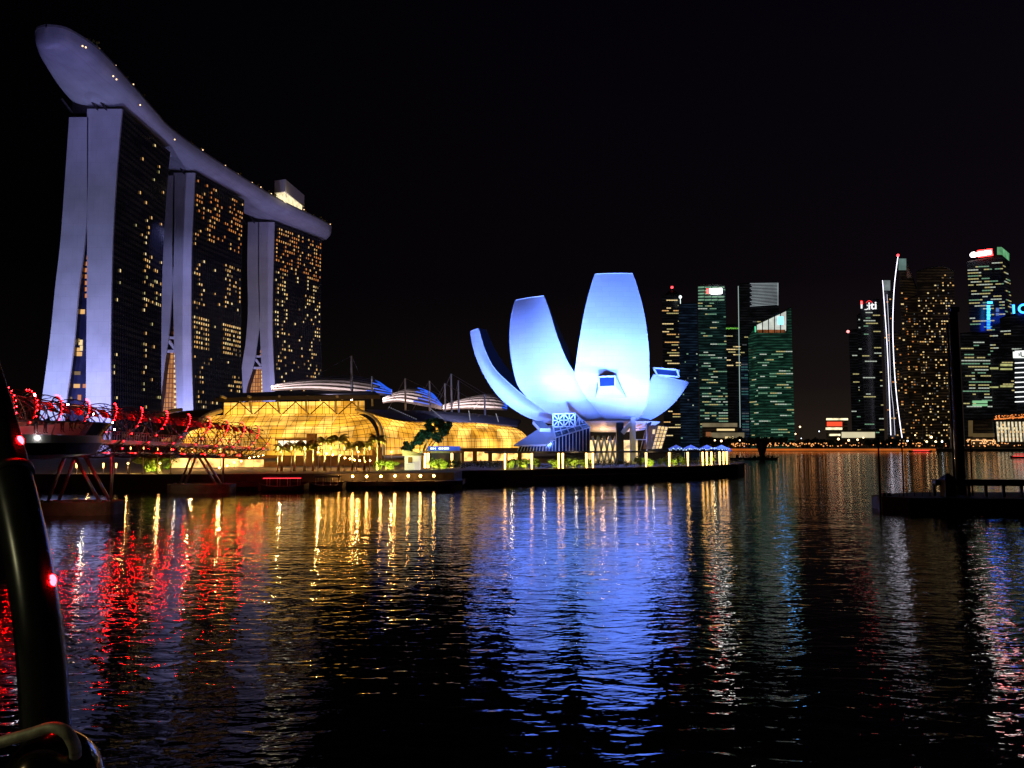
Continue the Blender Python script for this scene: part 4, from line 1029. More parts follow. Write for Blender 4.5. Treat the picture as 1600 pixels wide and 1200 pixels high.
broad_tree(p, 9, [(2.4, 0, 8.6, 2.2), (5.2, 0, 8.0, 2.4), (0.3, 0, 7.0, 2.0), (3.6, 1, 10.6, 2.0), (6.6, .5, 10.0, 1.7), (-2.2, 0, 5.2, 1.7), (5.6, 1, 11.0, 1.5), (-3.4, 0, 4.2, 1.4)], 4, M['darkleaf'], 'broad dark green tree lit teal in front of the mall vault', n=900)
light('tree_uplight', 'SPOT', (p.x + 3, 186, 5), (.25, 1, .6), 4200, (p.x + 3, 197, 11), 90, .8, .3)
# kiosk
K0 = thing('ticket_kiosk', G(642, 176, 3), 'small white lit kiosk with a pitched roof left of the blue sign', 'kiosk')
a, b_ = G(632, 176, 3), G(655, 176, 3)
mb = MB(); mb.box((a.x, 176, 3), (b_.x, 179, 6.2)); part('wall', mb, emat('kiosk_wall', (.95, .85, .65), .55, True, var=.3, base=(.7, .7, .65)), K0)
mb = MB(); mb.prism([(a.x - .4, 175.3), (b_.x + .9, 175.3), (b_.x + .9, 179.5), (a.x - .4, 179.5)], 6.2, [7.6, 6.5, 6.5, 7.6]); part('roof', mb, M['white'], K0)
mb = MB(); mb.box((a.x + .8, 175.9, 4.6), (a.x + 1.8, 175.98, 5.9)); part('window', mb, M['brownwall'], K0)
mb = MB(); mb.box((a.x + .2, 174.6, 3.1), (b_.x - 1, 175, 4.5)); part('counter', mb, emat('counter_glow', (.9, .85, .5), .9, True), K0)
# blue sign canopy restaurant
RS = thing('waterfront_restaurant', G(690, 192, 3), 'low restaurant with a blue lit fascia sign behind the shrubs', 'restaurant')
a, b_ = G(655, 192, 3), G(722, 196, 3)
mb = MB(); mb.prism([(a.x, 192), (b_.x, 196), (b_.x, 203), (a.x, 200)], 6.6, 7.2); part('roof', mb, M['brownwall'], RS)
mb = MB(); a2, b2 = G(668, 191.8, 7), G(719, 195.4, 7); mb.prism([(a2.x, 191.8), (b2.x, 195.4), (b2.x, 195.8), (a2.x, 192.3)], 7.2, 8.3); fs = part('fascia', mb, emat('blue_fascia', (.03, .1, .7), .9, True, var=.4, scale=.7), RS)
mb = MB()
for (u, w) in ((.09, .05), (.15, .04), (.22, .03), (.34, .08), (.43, .05), (.5, .09), (.6, .05)):
    q = Vector((a2.x, 191.7, 7.75)).lerp(Vector((b2.x, 195.3, 7.75)), u); mb.box((q.x, q.y - .06, 7.55), (q.x + w * 8, q.y + .0, 7.95))
part('lettering', mb, M['lamp_white'] if False else emat('fascia_white', (.8, .9, 1), 3, True), fs)
mb = MB(); mb.prism([(a.x + .5, 194), (b_.x - .5, 197), (b_.x - .5, 202), (a.x + .5, 199)], 3.02, 6.6); part('wall', mb, mat('dark_window_wall', (.03, .02, .03), .3), RS)
mb = MB()
for px in (664, 669, 706): q = G(px, 190.5, 3); mb.tube([(q.x, q.y, 3), (q.x, q.y, 6.6)], .25, 8)
parts('lit_column', mb, M['column'], RS)

# ================================================================== PEOPLE
def make_person(pose, top, legs, hair=(.02, .015, .012), skin=(.35, .2, .14)):
    me = bpy.data.meshes.new('person'); ob = bpy.data.objects.new('person', me); C.objects.link(ob)
    V = {}; vs = []; rs = []; es = []
    def v(n, p, r, par=None):
        V[n] = len(vs); vs.append(p); rs.append(r)
        if par: es.append((V[par], V[n]))
    lean = {'stand': 0, 'lean': .18, 'walk': .03}[pose]
    v('pel', (0, 0, .95), .145)
    v('waist', (0, -lean * .3, 1.12), .13, 'pel'); v('chest', (0, -lean * .8, 1.32), .155, 'waist'); v('neck', (0, -lean, 1.47), .06, 'chest')
    v('jaw', (0, -lean - .02, 1.535), .07, 'neck'); v('head', (0, -lean - .01, 1.62), .10, 'jaw'); v('crown', (0, -lean + .01, 1.71), .07, 'head')
    st = .22 if pose == 'walk' else .03
    for s_, n in ((-1, 'l'), (1, 'r')):
        fy = st * s_
        v('hip' + n, (s_ * .1, 0, .9), .1, 'pel'); v('knee' + n, (s_ * .11, -fy * .6 - .02, .5), .065, 'hip' + n); v('ank' + n, (s_ * .11, -fy + .03, .09), .042, 'knee' + n); v('toe' + n, (s_ * .12, -fy - .13, .04), .036, 'ank' + n)
        v('sho' + n, (s_ * .19, -lean * .9, 1.40), .062, 'chest')
        if pose == 'lean':
            v('elb' + n, (s_ * .25, -lean - .16, 1.18), .042, 'sho' + n); v('wri' + n, (s_ * .14, -lean - .36, 1.14), .03, 'elb' + n); v('han' + n, (s_ * .11, -lean - .45, 1.13), .026, 'wri' + n)
        else:
            v('elb' + n, (s_ * .25, .02 + fy * .3, 1.12), .042, 'sho' + n); v('wri' + n, (s_ * .26, -.05 + fy * .8, .88), .03, 'elb' + n); v('han' + n, (s_ * .255, -.07 + fy * .9, .79), .026, 'wri' + n)
    me.from_pydata(vs, es, []); me.update()
    sk = ob.modifiers.new('skin', 'SKIN'); 
    for i, r_ in enumerate(rs): me.skin_vertices[0].data[i].radius = (r_, r_); 
    me.skin_vertices[0].data[0].use_root = True
    sb = ob.modifiers.new('sub', 'SUBSURF'); sb.levels = 1; sb.render_levels = 1
    dg = bpy.context.evaluated_depsgraph_get(); m2 = bpy.data.meshes.new_from_object(ob.evaluated_get(dg))
    bpy.data.objects.remove(ob)
    for nm, cc in (('skin', skin), ('shirt', top), ('trousers', legs), ('hair', hair)): m2.materials.append(mat(nm, cc, .7, var=.2, scale=6))
    for w_ in m2.vertices:
        if abs(w_.co.x) < .035 and 1.56 < w_.co.z < 1.63 and w_.co.y < -lean - .06: w_.co.y -= .03
    for f in m2.polygons:
        c = f.center; f.use_smooth = True
        f.material_index = 3 if (c.z > 1.63 and c.y > -lean - .06) or (c.z > 1.53 and c.y > -lean + .02) else 0 if c.z > 1.46 else 2 if c.z < .98 and abs(c.x) < .2 else 1 if c.z > .98 and not (pose == 'lean' and c.y < -lean - .3) else 0
    m2.name = 'person'
    return m2
PM = [make_person('lean', (.35, .12, .1), (.03, .03, .05)), make_person('stand', (.05, .05, .06), (.04, .04, .05)), make_person('walk', (.3, .28, .26), (.03, .04, .08)), make_person('lean', (.04, .04, .05), (.1, .08, .06)), make_person('stand', (.4, .3, .2), (.02, .02, .02))]
def person(k, loc, rz, label, group=None, s=1.0):
    o = bpy.data.objects.new('person', PM[k]); C.objects.link(o); o.location = loc; o.rotation_euler = (0, 0, rz); o.scale = (s, s, s)
    return tag(o, label, 'person', group)

# ================================================================== HELIX BRIDGE
AX = [(-34, 45, 9.7), (-43, 58, 9.7), (-50, 72, 9.7), (-55, 90, 9.6), (-57.3, 110, 9.4), (-57.5, 130, 9.0), (-57.3, 150, 8.5), (-57, 172, 7.9)]
AXC = catmull(AX, 280)
acc = [0.0]
for i in range(280): acc.append(acc[-1] + (AXC[i+1] - AXC[i]).length)
def axis(s):
    s = max(0, min(acc[-1] - 1e-4, s))
    lo, hi = 0, 280
    while hi - lo > 1:
        mid = (lo + hi) // 2
        if acc[mid] <= s: lo = mid
        else: hi = mid
    u = (s - acc[lo]) / (acc[hi] - acc[lo]); p = AXC[lo].lerp(AXC[hi], u); d = (AXC[hi] - AXC[lo]).normalized()
    side = d.cross(Z).normalized()   # points to the bay (+X)
    return p, d, side
LEN = acc[-1]
HC, HR, HR2 = 1.35, 3.7, 3.1     # helix centre above deck, radii
def hpt(s, th, r):
    p, d, side = axis(s); return p + Z * HC + side * (r * math.cos(th)) + Z * (r * math.sin(th))
BR = thing('helix_bridge', (-57, 120, 0), 'double helix footbridge of steel tubes outlined in red lights', 'bridge')
MP = 43.0
for k in range(5):
    ph = 2 * math.pi * k / 5; mb = MB()
    mb.tube([hpt(i * .6, 2 * math.pi * i * .6 / MP + ph, HR) for i in range(int(LEN / .6))], .10, 6); part('outer_helix', mb, M['darksteel'], BR, smooth=True)
for k in range(5):
    ph = 2 * math.pi * k / 5; mb = MB()
    mb.tube([hpt(i * .7, -2 * math.pi * i * .7 / MP + ph, HR2) for i in range(int(LEN / .7))], .09, 5); part('inner_helix', mb, M['darksteel'], BR, smooth=True)
for i in range(1, int(LEN / 8.6)):
    mb = MB(); mb.tube([hpt(i * 8.6 - 2, 2 * math.pi * q / 32, HR + .02) for q in range(33)], .07, 5, cap=False); part('ring_frame', mb, M['darksteel'], BR, smooth=True)
mb = MB(); r = random.Random(2)
for i in range(int(LEN / 1.45)):
    s = i * 1.45
    for k in range(6):
        a = k * math.pi / 3 + i * .35; mb.tube([hpt(s, a, HR), hpt(s + r.uniform(-1.6, 1.6), a + r.choice((-.5, .5, 1.1)), HR2 - .1)], .045, 4, cap=False)
part('struts', mb, M['darksteel'], BR)
mb = MB()   # deck
for i in range(120):
    p, d, sd = axis(i / 120 * LEN); q, d2, sd2 = axis((i + 1) / 120 * LEN)
    A = [p - sd * 3, p + sd * 3, q + sd2 * 3, q - sd2 * 3]
    mb.add([a_ for a_ in A] + [a_ - Z * .55 for a_ in A], [(0, 1, 2, 3), (7, 6, 5, 4), (0, 4, 5, 1), (1, 5, 6, 2), (2, 6, 7, 3), (3, 7, 4, 0)])
part('deck', mb, M['darksteel'], BR)
mb = MB()
for sgn in (-1, 1):
    mb.tube([axis(i / 80 * LEN)[0] + axis(i / 80 * LEN)[2] * 3 * sgn + Z * 1.15 for i in range(81)], .05, 5)
    for i in range(0, 161): p, d, sd = axis(i / 160 * LEN); mb.beam(p + sd * 3 * sgn, p + sd * 3 * sgn + Z * 1.15, .06)
part('handrail', mb, M['steel'], BR)
# glass canopy panels, red lamplight put into their colour
mb = MB()
for i in range(22):
    s0 = 40 + i * 4.2; s1 = s0 + 3.2
    if s1 > LEN - 6: break
    th = [0.5, .75, 1.0]
    mb.grid([[hpt(s0, t_, HR2 + .1) for t_ in th], [hpt(s1, t_, HR2 + .1) for t_ in th]])
part('canopy_panel', mb, mat('red_lit_canopy', (.5, .05, .05), .4), BR)
mb = MB()
for i in range(200):   # lower truss under the deck
    s = i / 200 * LEN; p, d, sd = axis(s); q, _, sd2 = axis(s + LEN / 200)
    for sg in (-1, 1):
        lo = p + sd * 2 * sg - Z * 1.7; lo2 = q + sd2 * 2 * sg - Z * 1.7
        mb.beam(lo, lo2, .14)
        if i % 4 == 0: mb.beam(lo, axis(s + LEN / 100)[0] + sd * 2.8 * sg - Z * .5, .09); mb.beam(lo, axis(s - LEN / 100)[0] + sd * 2.8 * sg - Z * .5, .09)
parts('lower_truss', mb, M['darksteel'], BR)
# LED lamps on the camera-facing half of each turn
lamps = []
for k5 in range(5):
    for tnum in range(-1, 5):
        for k in range(11):
            th = 1.5 - k * 0.165 - (0 if k < 9 else (k - 8) * .12)
            s = (th - 2 * math.pi * k5 / 5 + 2 * math.pi * tnum) * MP / (2 * math.pi)
            if 22 < s < LEN - 4: lamps.append(hpt(s, th, HR + .24))
me_l = None
def small_lamps(points, rad, mname, parent, nm, cap=100):
    mb0 = MB(); mb0.ball((0, 0, 0), rad, 6); me = mb0.mesh(nm, M[mname])
    inv = Matrix.Translation(-parent.location)
    pts = sorted(points, key=lambda q: q.y)
    for q in pts[:cap]:
        o = bpy.data.objects.new(nm, me); C.objects.link(o); o.parent = parent; o.matrix_parent_inverse = inv; o.location = q
    if pts[cap:]:
        mb1 = MB()
        for q in pts[cap:]: mb1.ball(q, rad, 6)
        part(nm, mb1, M[mname], parent, kind='stuff')
small_lamps(lamps, .052, 'lamp_red', BR, 'red_lamp')
under = []
for i in range(40):
    s = 26 + i * 4.3
    if s < LEN - 12: p, d, sd = axis(s); under.append(p + sd * 2.3 - Z * (1.75 if i % 2 else 1.1))
small_lamps(under, .075, 'lamp_red', BR, 'deck_lamp')
wl = []
for (px, py, D) in ((54, 617, 74), (106, 632, 84), (146, 647, 96), (176, 660, 108), (179, 671, 108), (60, 684, 66.5)): wl.append(U(px, py, D))
small_lamps(wl, .11, 'lamp_white', BR, 'white_lamp')
for i in range(9):
    s = 30 + i * 13
    if s < LEN: p, d, sd = axis(s); light('bridge_red_glow', 'POINT', tuple(p + Z * 3.2 + sd * 1.5), (1, .05, .04), 90, size=.2)
for i in range(5):
    s = 25 + i * 20; p, d, sd = axis(s); light('bridge_deck_light', 'POINT', tuple(p + Z * 2.2 - sd * 1.2), (1, .65, .45), 70, size=.2)
# piers
for (D, xc, lbl) in ((100, -55.5, 'near'), (142.5, -57, 'far')):
    w = 5.0 if D == 100 else 5.9
    mb = MB(); n = 28; poly = []
    for i in range(n):
        a = 2 * math.pi * i / n; poly.append((xc + w * math.copysign(abs(math.cos(a)) ** .5, math.cos(a)), D + 2.8 * math.copysign(abs(math.sin(a)) ** .5, math.sin(a))))
    mb.prism(poly, -2, 1.6); cap_ = part('pile_cap', mb, M['capstone'], BR)
    light('pier_lamp', 'POINT', (xc + (4 if D == 100 else -2), D - 7, 3.6), (.8, .75, .45), 60, size=.1)
    mb = MB()
    for (x0, x1) in ((-3.6, -.6), (3.0, .4)):
        for dy in (-1.2, 1.2): mb.tube([(xc + x0, D + dy, 1.6), (xc + x1 - 1, D + dy, 7.6 if D == 100 else 7.0)], .22, 8)
    mb.tube([(xc + 3.8, D, 1.6), (xc + 3.8, D, 7.6 if D == 100 else 6.6)], .2, 8)
    for x_ in (-4.2, -3, 3.2, 4.3): mb.box((xc + x_ - .25, D - 2, 1.6), (xc + x_ + .25, D - 1.5, 1.85))
    parts('pier_leg', mb, M['steel'], BR, smooth=True)
# viewing pod
PC = Vector((-45.6, 70, 9.75))
pd_o = []
for i in range(41):
    a = -1.75 + 3.5 * i / 40; pd_o.append((math.cos(a) * 6.2, math.sin(a) * 9.0))
rotp = Matrix.Rotation(R(-22), 4, 'Z')
def podp(x, y, z, k=1.0): v_ = rotp @ Vector((x * k, y * k, 0)); return Vector((PC.x - .6 + v_.x, PC.y + v_.y, z))
mb = MB()
Z0 = PC.z
ring = [podp(x, y, Z0) for x, y in pd_o]
mb.add([p for p in ring] + [p - Z * .7 for p in ring] , [tuple(range(41)), tuple(range(81, 40, -1))] + [(i, i + 41, i + 42, i + 1) for i in range(40)])
pod = part('viewing_pod', mb, mat('pod_concrete_rim', (.42, .38, .34), .5), BR, recalc=True)
mb = MB(); mb.grid([[podp(x, y, Z0 - .7) for x, y in pd_o], [podp(x, y, Z0 - 1.75, .93) for x, y in pd_o], [podp(x, y, Z0 - 2.2, .5) for x, y in pd_o]], flip=True); part('pod_soffit', mb, M['darksteel'], pod)
mg, tg, bgn = nodes('pod_glass'); bgn.inputs['Base Color'].default_value = (.8, .85, .9, 1); bgn.inputs['Roughness'].default_value = .03
bgn.inputs['Transmission Weight'].default_value = .85; bgn.inputs['IOR'].default_value = 1.15; bgn.inputs['Specular IOR Level'].default_value = 1.0
mb = MB(); mb.grid([[podp(x, y, Z0 + 1.15, 1.10) for x, y in pd_o], [podp(x, y, Z0 + .02, 1.0) for x, y in pd_o]]); part('glass_balustrade', mb, mg, pod)
mb = MB(); mb.tube([podp(x, y, Z0 + 1.2, 1.10) for x, y in pd_o], .06, 6)
for i in range(0, 41, 4): mb.beam(podp(*pd_o[i], Z0), podp(*pd_o[i], Z0 + 1.2, 1.10), .06)
part('pod_rail', mb, M['steel'], pod)
light('pod_fill', 'POINT', tuple(podp(0.5, 0, Z0 + 2.6)), (1, .7, .4), 220, size=.1)  # bodiless warm fill added to brighten the people on the pod
ppl = [(3.9, -6.2, 1, 'person in dark clothes at the near end of the viewing pod'), (5.1, -3.9, 0, 'person in a reddish top leaning on the pod rail'), (5.3, -2.9, 3, 'person in black leaning beside the reddish top'), (5.6, -.6, 4, 'person in a tan shirt standing at the middle of the pod'),
       (5.6, .4, 1, 'person in black shoulder to shoulder with the tan shirt'), (5.3, 2.6, 3, 'person leaning on the rail, black hair, toward the far side'), (4.8, 4.2, 1, 'dark figure second from the far end of the pod'), (4.2, 5.8, 2, 'person at the far end of the viewing pod')]
for (x, y, k, l) in ppl:
    p = podp(x, y, Z0, .93); person(k, p, R(100 + random.uniform(-25, 25)) - R(22), l, 'people on the viewing pod')
pl2 = ['person on the bridge deck just past the pod', 'person on the deck under the first red arc', 'second walker under the red arcs', 'walker between the second and third arcs', 'walker near the far pier', 'pair walker by the far arcs, left', 'pair walker by the far arcs, right', 'walker close to the bridge end']
for i, (s, l) in enumerate(zip((58, 66, 71, 80, 90, 99, 100.4, 112), pl2)):
    p, d, sd = axis(s); person((i * 2 + 1) % 5, p + sd * (1.0 + (i % 3) * .6), i * 1.3, l, 'walkers on the bridge deck')
r = random.Random(31)
wh = ['left of the first glowing column', 'under the shopfront lights', 'beside the dark hedge', 'near the blue sign', 'in front of the mall door']
for i in range(14):
    px = 746 + i * 6.2; p = G(px, 196 + (i % 3), 3.0)
    person(i % 5, p, r.uniform(0, 6), 'tiny dark stroller on the promenade between the blue sign and the first glowing column', 'strollers on the museum promenade')

# ================================================================== BOATS, DOCK
def boat(loc, L, label, red=True, rz=0.0, roof=True):
    root = thing('bumboat', (0, 0, 0), label, 'boat')
    mb = MB(); rows = []
    for i in range(13):
        t = i / 12; x = (t - .5) * L; w = 1.7 * (1 - abs(2 * t - 1) ** 3) ** .6 + .05; zt = .9 + .6 * abs(2 * t - 1) ** 3
        rows.append([(x, -w, zt), (x, -w * .8, .1), (x, 0, -.4), (x, w * .8, .1), (x, w, zt)])
    mb.grid(rows); mb.add([r_[0] for r_ in rows] + [r_[4] for r_ in rows], [(i, i + 1, i + 14, i + 13) for i in range(12)]); part('hull', mb, M['hull'], root, smooth=False)
    mb = MB()
    for sx_ in (-.3, -.1, .1, .3):
        for sy in (-1.2, 1.2): mb.beam((sx_ * L, sy, .9), (sx_ * L, sy, 2.5), .08)
    parts('post', mb, M['whitepole'], root)
    mb = MB(); mb.grid([[(-.36 * L, -1.5, 2.5), (-.36 * L, 0, 2.8), (-.36 * L, 1.5, 2.5)], [(.36 * L, -1.5, 2.5), (.36 * L, 0, 2.8), (.36 * L, 1.5, 2.5)]]); mb.grid([[(-.36 * L, -1.5, 2.42), (-.36 * L, 1.5, 2.42)], [(.36 * L, -1.5, 2.42), (.36 * L, 1.5, 2.42)]]); part('roof', mb, M['hull'], root)
    if red:
        mb = MB(); mb.box((-.37 * L, -1.58, 2.40), (.37 * L, -1.52, 2.52)); part('light_strip', mb, M['lamp_red_soft'], root)
    root.location = loc; root.rotation_euler = (0, 0, rz)
    return root
boat(G(443, 147.5, 0), 9.5, 'moored boat outlined by a long red light strip, at the quay by the palms', rz=R(5))
boat(G(512, 151, 0), 7.0, 'small dark moored boat right of the red striped boat', red=False, rz=R(4))
bt = boat(G(1596, 480, 0), 14, 'red lit boat at the right edge of the bay', rz=0)
bt2 = boat(G(1438, 860, 0), 26, 'distant red lit boat before the far shore')
mb = MB(); mb.box((-9, -1.75, .9), (9, -1.7, 1.3)); o = part('side_light', mb, M['lamp_red_soft']); o.parent = bt2
mb = MB(); mb.box((-6.5, -1.9, 1.1), (6.5, -1.8, 1.3)); o = part('side_light', mb, M['lamp_red_soft']); o.parent = bt
# mooring platform with cone, seen at x ~ 1190
BP = thing('harbour_beacon', G(1191, 430, 0), 'dark inverted-cone beacon rising from a flat platform in the bay', 'beacon')
c = G(1191, 430, 0)
mb = MB(); mb.tube([(c.x, 430, -1), (c.x, 430, .8), (c.x, 430, 2.5), (c.x, 430, 9.5), (c.x, 430, 10.5), (c.x, 430, 11)], [2.6, 2.4, 1.4, 3.4, 3.2, .5], 14); part('cone', mb, M['black'], BP, smooth=True)
mb = MB(); a, b_ = G(1142, 430, 0), G(1213, 430, 0); mb.box((a.x, 428, -.3), (b_.x, 433, 1.0))
r = random.Random(9)
for i in range(26): x = a.x + (b_.x - a.x) * r.random(); mb.box((x, 429, 1), (x + r.uniform(.3, 1.1), 429.6, 1 + r.uniform(.4, 1.8)))
part('platform', mb, M['black'], BP)
# floating dock on the right
DK = thing('floating_dock', (62, 108, 0), 'dark floating dock with a raised gangway on the right', 'dock')
mb = MB(); mb.prism([(50.5, 106), (53, 103.5), (96, 98), (98, 116), (60, 116), (50.5, 109)], -.5, 1.75); part('pontoon', mb, M['black'], DK)
mb = MB()
for px in (1388, 1396): q = G(px, 106, 0); mb.tube([(q.x, 107, 1.7), (q.x, 107, 2.2)], .28, 8)
parts('bollard', mb, M['black'], DK)
mb = MB(); a, b_ = G(1459, 108, 4), G(1610, 104, 4); mb.beam(Vector((a.x, 108, 3.6)), Vector((b_.x + 6, 104, 3.7)), 1.6, h=.85)
for i in range(9): q = a.lerp(b_ + Vector((6, 0, 0)), i / 8); mb.beam((q.x, q.y, 1.7), (q.x, q.y, 3.4), .32)
part('gangway', mb, M['black'], DK)
mb = MB()
for i in range(5): x = 1406 + i * 12; q = G(x, 107, 0); mb.beam((q.x, 107, 1.7), (q.x, 107, 2.6), .08)
q0, q1 = G(1406, 107, 0), G(1454, 107, 0); mb.beam((q0.x, 107, 2.6), (q1.x, 107, 2.6), .06); part('dock_rail', mb, M['black'], DK)
q = G(1486, 106, 0); mb = MB(); mb.box((q.x - .7, 105.8, 1.7), (q.x + .7, 107.2, 3.9)); mb.prism([(q.x - .85, 105.6), (q.x + .85, 105.6), (q.x + .85, 107.4), (q.x - .85, 107.4)], 3.9, 4.1)
mb.add([(q.x - .8, 105.7, 4.1), (q.x + .8, 105.7, 4.1), (q.x + .8, 107.3, 4.1), (q.x - .8, 107.3, 4.1), (q.x, 106.5, 5.0)], [(0, 1, 4), (1, 2, 4), (2, 3, 4), (3, 0, 4)]); part('hut', mb, M['black'], DK)
for (px, D, z, r_, l) in ((1376, 104, 9.5, .14, 'thin dark pole at the outer corner of the dock'), (1413, 107, 9.3, .13, 'thin dark pole beside the dock rail'), (1493, 109, 26, .16, 'thin dark pole against the tall thick piling'), (1521, 108, 9.3, .13, 'short thin dark pole right of the thick piling')):
    q = G(px, D, 0); root = thing('mooring_pole', (q.x, D, 1.7), l, 'pole'); mb = MB(); mb.tube([(q.x, D, -1), (q.x, D, z)], [r_, r_ * .7], 8); part('shaft', mb, M['black'], root, smooth=True)
    mb = MB(); mb.ball((q.x, D, z + .05), r_ * 1.3, 8); part('finial', mb, M['black'], root)
q = G(1503, 110, 0); root = thing('lighting_mast', (q.x, 110, 1.7), 'tall thick dark mast rising from the floating dock', 'mast'); mb = MB(); mb.tube([(q.x, 110, 1), (q.x, 110, 10), (q.x, 110, 28)], [.66, .62, .55], 12); part('shaft', mb, M['black'], root, smooth=True)
mb = MB(); mb.box((q.x - .62, 109.5, 27.9), (q.x + .62, 110.5, 28.6)); part('head', mb, M['black'], root)

# ================================================================== NEAR BRIDGE TUBE AND RAIL
NT = thing('bridge_tube', (-2.6, 4.4, 7.2), 'thick curved black steel tube with red lamps, close at the left', 'steel tube')
tp = [(-120, 380, 5.6), (-62, 480, 5.3), (-28, 580, 5.05), (2, 690, 4.8), (27, 790, 4.6), (47, 890, 4.45), (61, 990, 4.35), (69, 1090, 4.3), (72, 1190, 4.25), (73, 1300, 4.2), (73, 1450, 4.1)]
tw = catmull([U(*p) for p in tp], 60)
mb = MB(); mb.tube(tw, [.108 + .012 * min(1, i / 40) for i in range(61)], 28)
M['tube_paint'] = mat('dark_tube_steel', (.05, .05, .055), .27, .75, var=.25, scale=9, bump=.02)
part('tube', mb, M['tube_paint'], NT, smooth=True)
mb = MB(); i0 = 21; ax_ = (tw[i0 + 1] - tw[i0 - 1]).normalized()
mb.tube([tw[i0] - ax_ * .02, tw[i0] + ax_ * .02], .131, 28); part('joint_band', mb, M['darksteel'], NT, smooth=True)
def on_tube(py):
    best = min(range(61), key=lambda i: abs((CY - F * ((tw[i].z - CAMZ) * CP - tw[i].y * SP) / (tw[i].y * CP + (tw[i].z - CAMZ) * SP)) - py)); return best
for py in (553, 690, 907):
    i = on_tube(py); p = tw[i] + Vector((.125, -.02, 0)); mb = MB(); mb.ball(p, .024, 12, 0, 1.5); part('red_lamp', mb, M['lamp_red'], NT, smooth=True)
    mb = MB(); mb.ball(p - Vector((.012, 0, 0)), .03, 10, 0, 1.1); part('lamp_socket', mb, M['black'], NT)
HR_ = thing('handrail_post', (-2.6, 3.9, 7), 'pale metal handrail curving over a glossy dark post at the lower left corner', 'handrail')
mb = MB(); mb.tube(catmull([U(-60, 1178, 3.6), U(0, 1160, 3.6), U(45, 1147, 3.6), U(80, 1137, 3.6), U(103, 1144, 3.6), U(116, 1165, 3.62), U(118, 1180, 3.66)], 30), .026, 12); part('rail', mb, mat('weathered_rail', (.46, .45, .36), .6, .3, var=.35, scale=25), HR_, smooth=True)
mb = MB(); cpt = U(80, 1245, 3.75); rows = []
for i in range(12):
    t = i / 11 * math.pi / 2; rows.append([cpt + Vector((.235 * math.sin(t) * math.cos(a * math.pi / 16), .235 * math.sin(t) * math.sin(a * math.pi / 16), .30 * math.cos(t) + .0)) for a in range(33)])
rows.append([p - Z * .9 for p in rows[-1]]); mb.grid(rows, flip=True); part('post', mb, mat('polished_dark_steel', (.12, .09, .07), .12, .95, var=.3, scale=4, bump=.06), HR_, smooth=True)
mb = MB(); mb.box((-9, -4, 6.6), (9, 4.0, 7.05)); struct(part('near_deck', mb, M['concrete']))
light('near_warm_fill', 'POINT', (-6.5, 1.0, 10.5), (.85, .8, .4), 130, size=.15)  # unseen warm point added to brighten the near tube and rail
light('near_blue_light', 'POINT', (4.5, 7.0, 5.0), (.3, .35, 1), 30, size=.15)

# ================================================================== FAR SHORE
def embank():
    root = None
    mb = MB(); mb.box((60, 903.5, -1), (1300, 905, 2.6)); o = struct(part('embankment', mb, M['quay']))
    mb = MB(); a, b_ = G(1138, 903, 2), G(1462, 903, 2); mb.box((a.x, 902.6, .6), (b_.x, 903.4, 2.9)); part('orange_lit_band', mb, emat('orange_wall_glow', (1, .22, .03), .5, False, var=.25, scale=.05), o)  # glowing band stands for orange lamplight on the embankment wall
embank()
def far_tree(seed, name='far_tree'):
    r = random.Random(seed); root = thing(name, (0, 0, 0), 'x', 'tree', 'dark trees along the far shore')
    mb = MB(); mb.tube([(0, 0, 0), (0, 0, 4)], [.5, .3], 6); part('trunk', mb, M['bark'], root)
    mb = MB()
    for k in range(8): leaf_ball(mb, (r.uniform(-4.5, 4.5), r.uniform(-2, 2), r.uniform(4.5, 9)), r.uniform(1.8, 3), 110, r, .35, .9)
    part('crown', mb, M['farleaf'], root)
    return root
ft = [far_tree(1), far_tree(2), far_tree(3)]; fu = [0, 0, 0]; r = random.Random(77)
xsT = [1098 + i * 7.0 for i in range(30)] + [1356 + i * 9 for i in range(16)]
for i, px in enumerate(xsT):
    k = i % 3; o = ft[k] if not fu[k] else copy_tree(ft[k]); fu[k] = 1
    o.location = G(px + r.uniform(-2, 2), 925 + r.uniform(0, 25), 2.9); o.rotation_euler = (0, 0, r.uniform(0, 6)); s_ = r.uniform(.95, 1.5) if px < 1300 else r.uniform(.8, 1.25); o.scale = (s_ * 1.1, s_, s_)
    o['label'] = 'small dark leafy tree in the row along the far shore below the office towers'
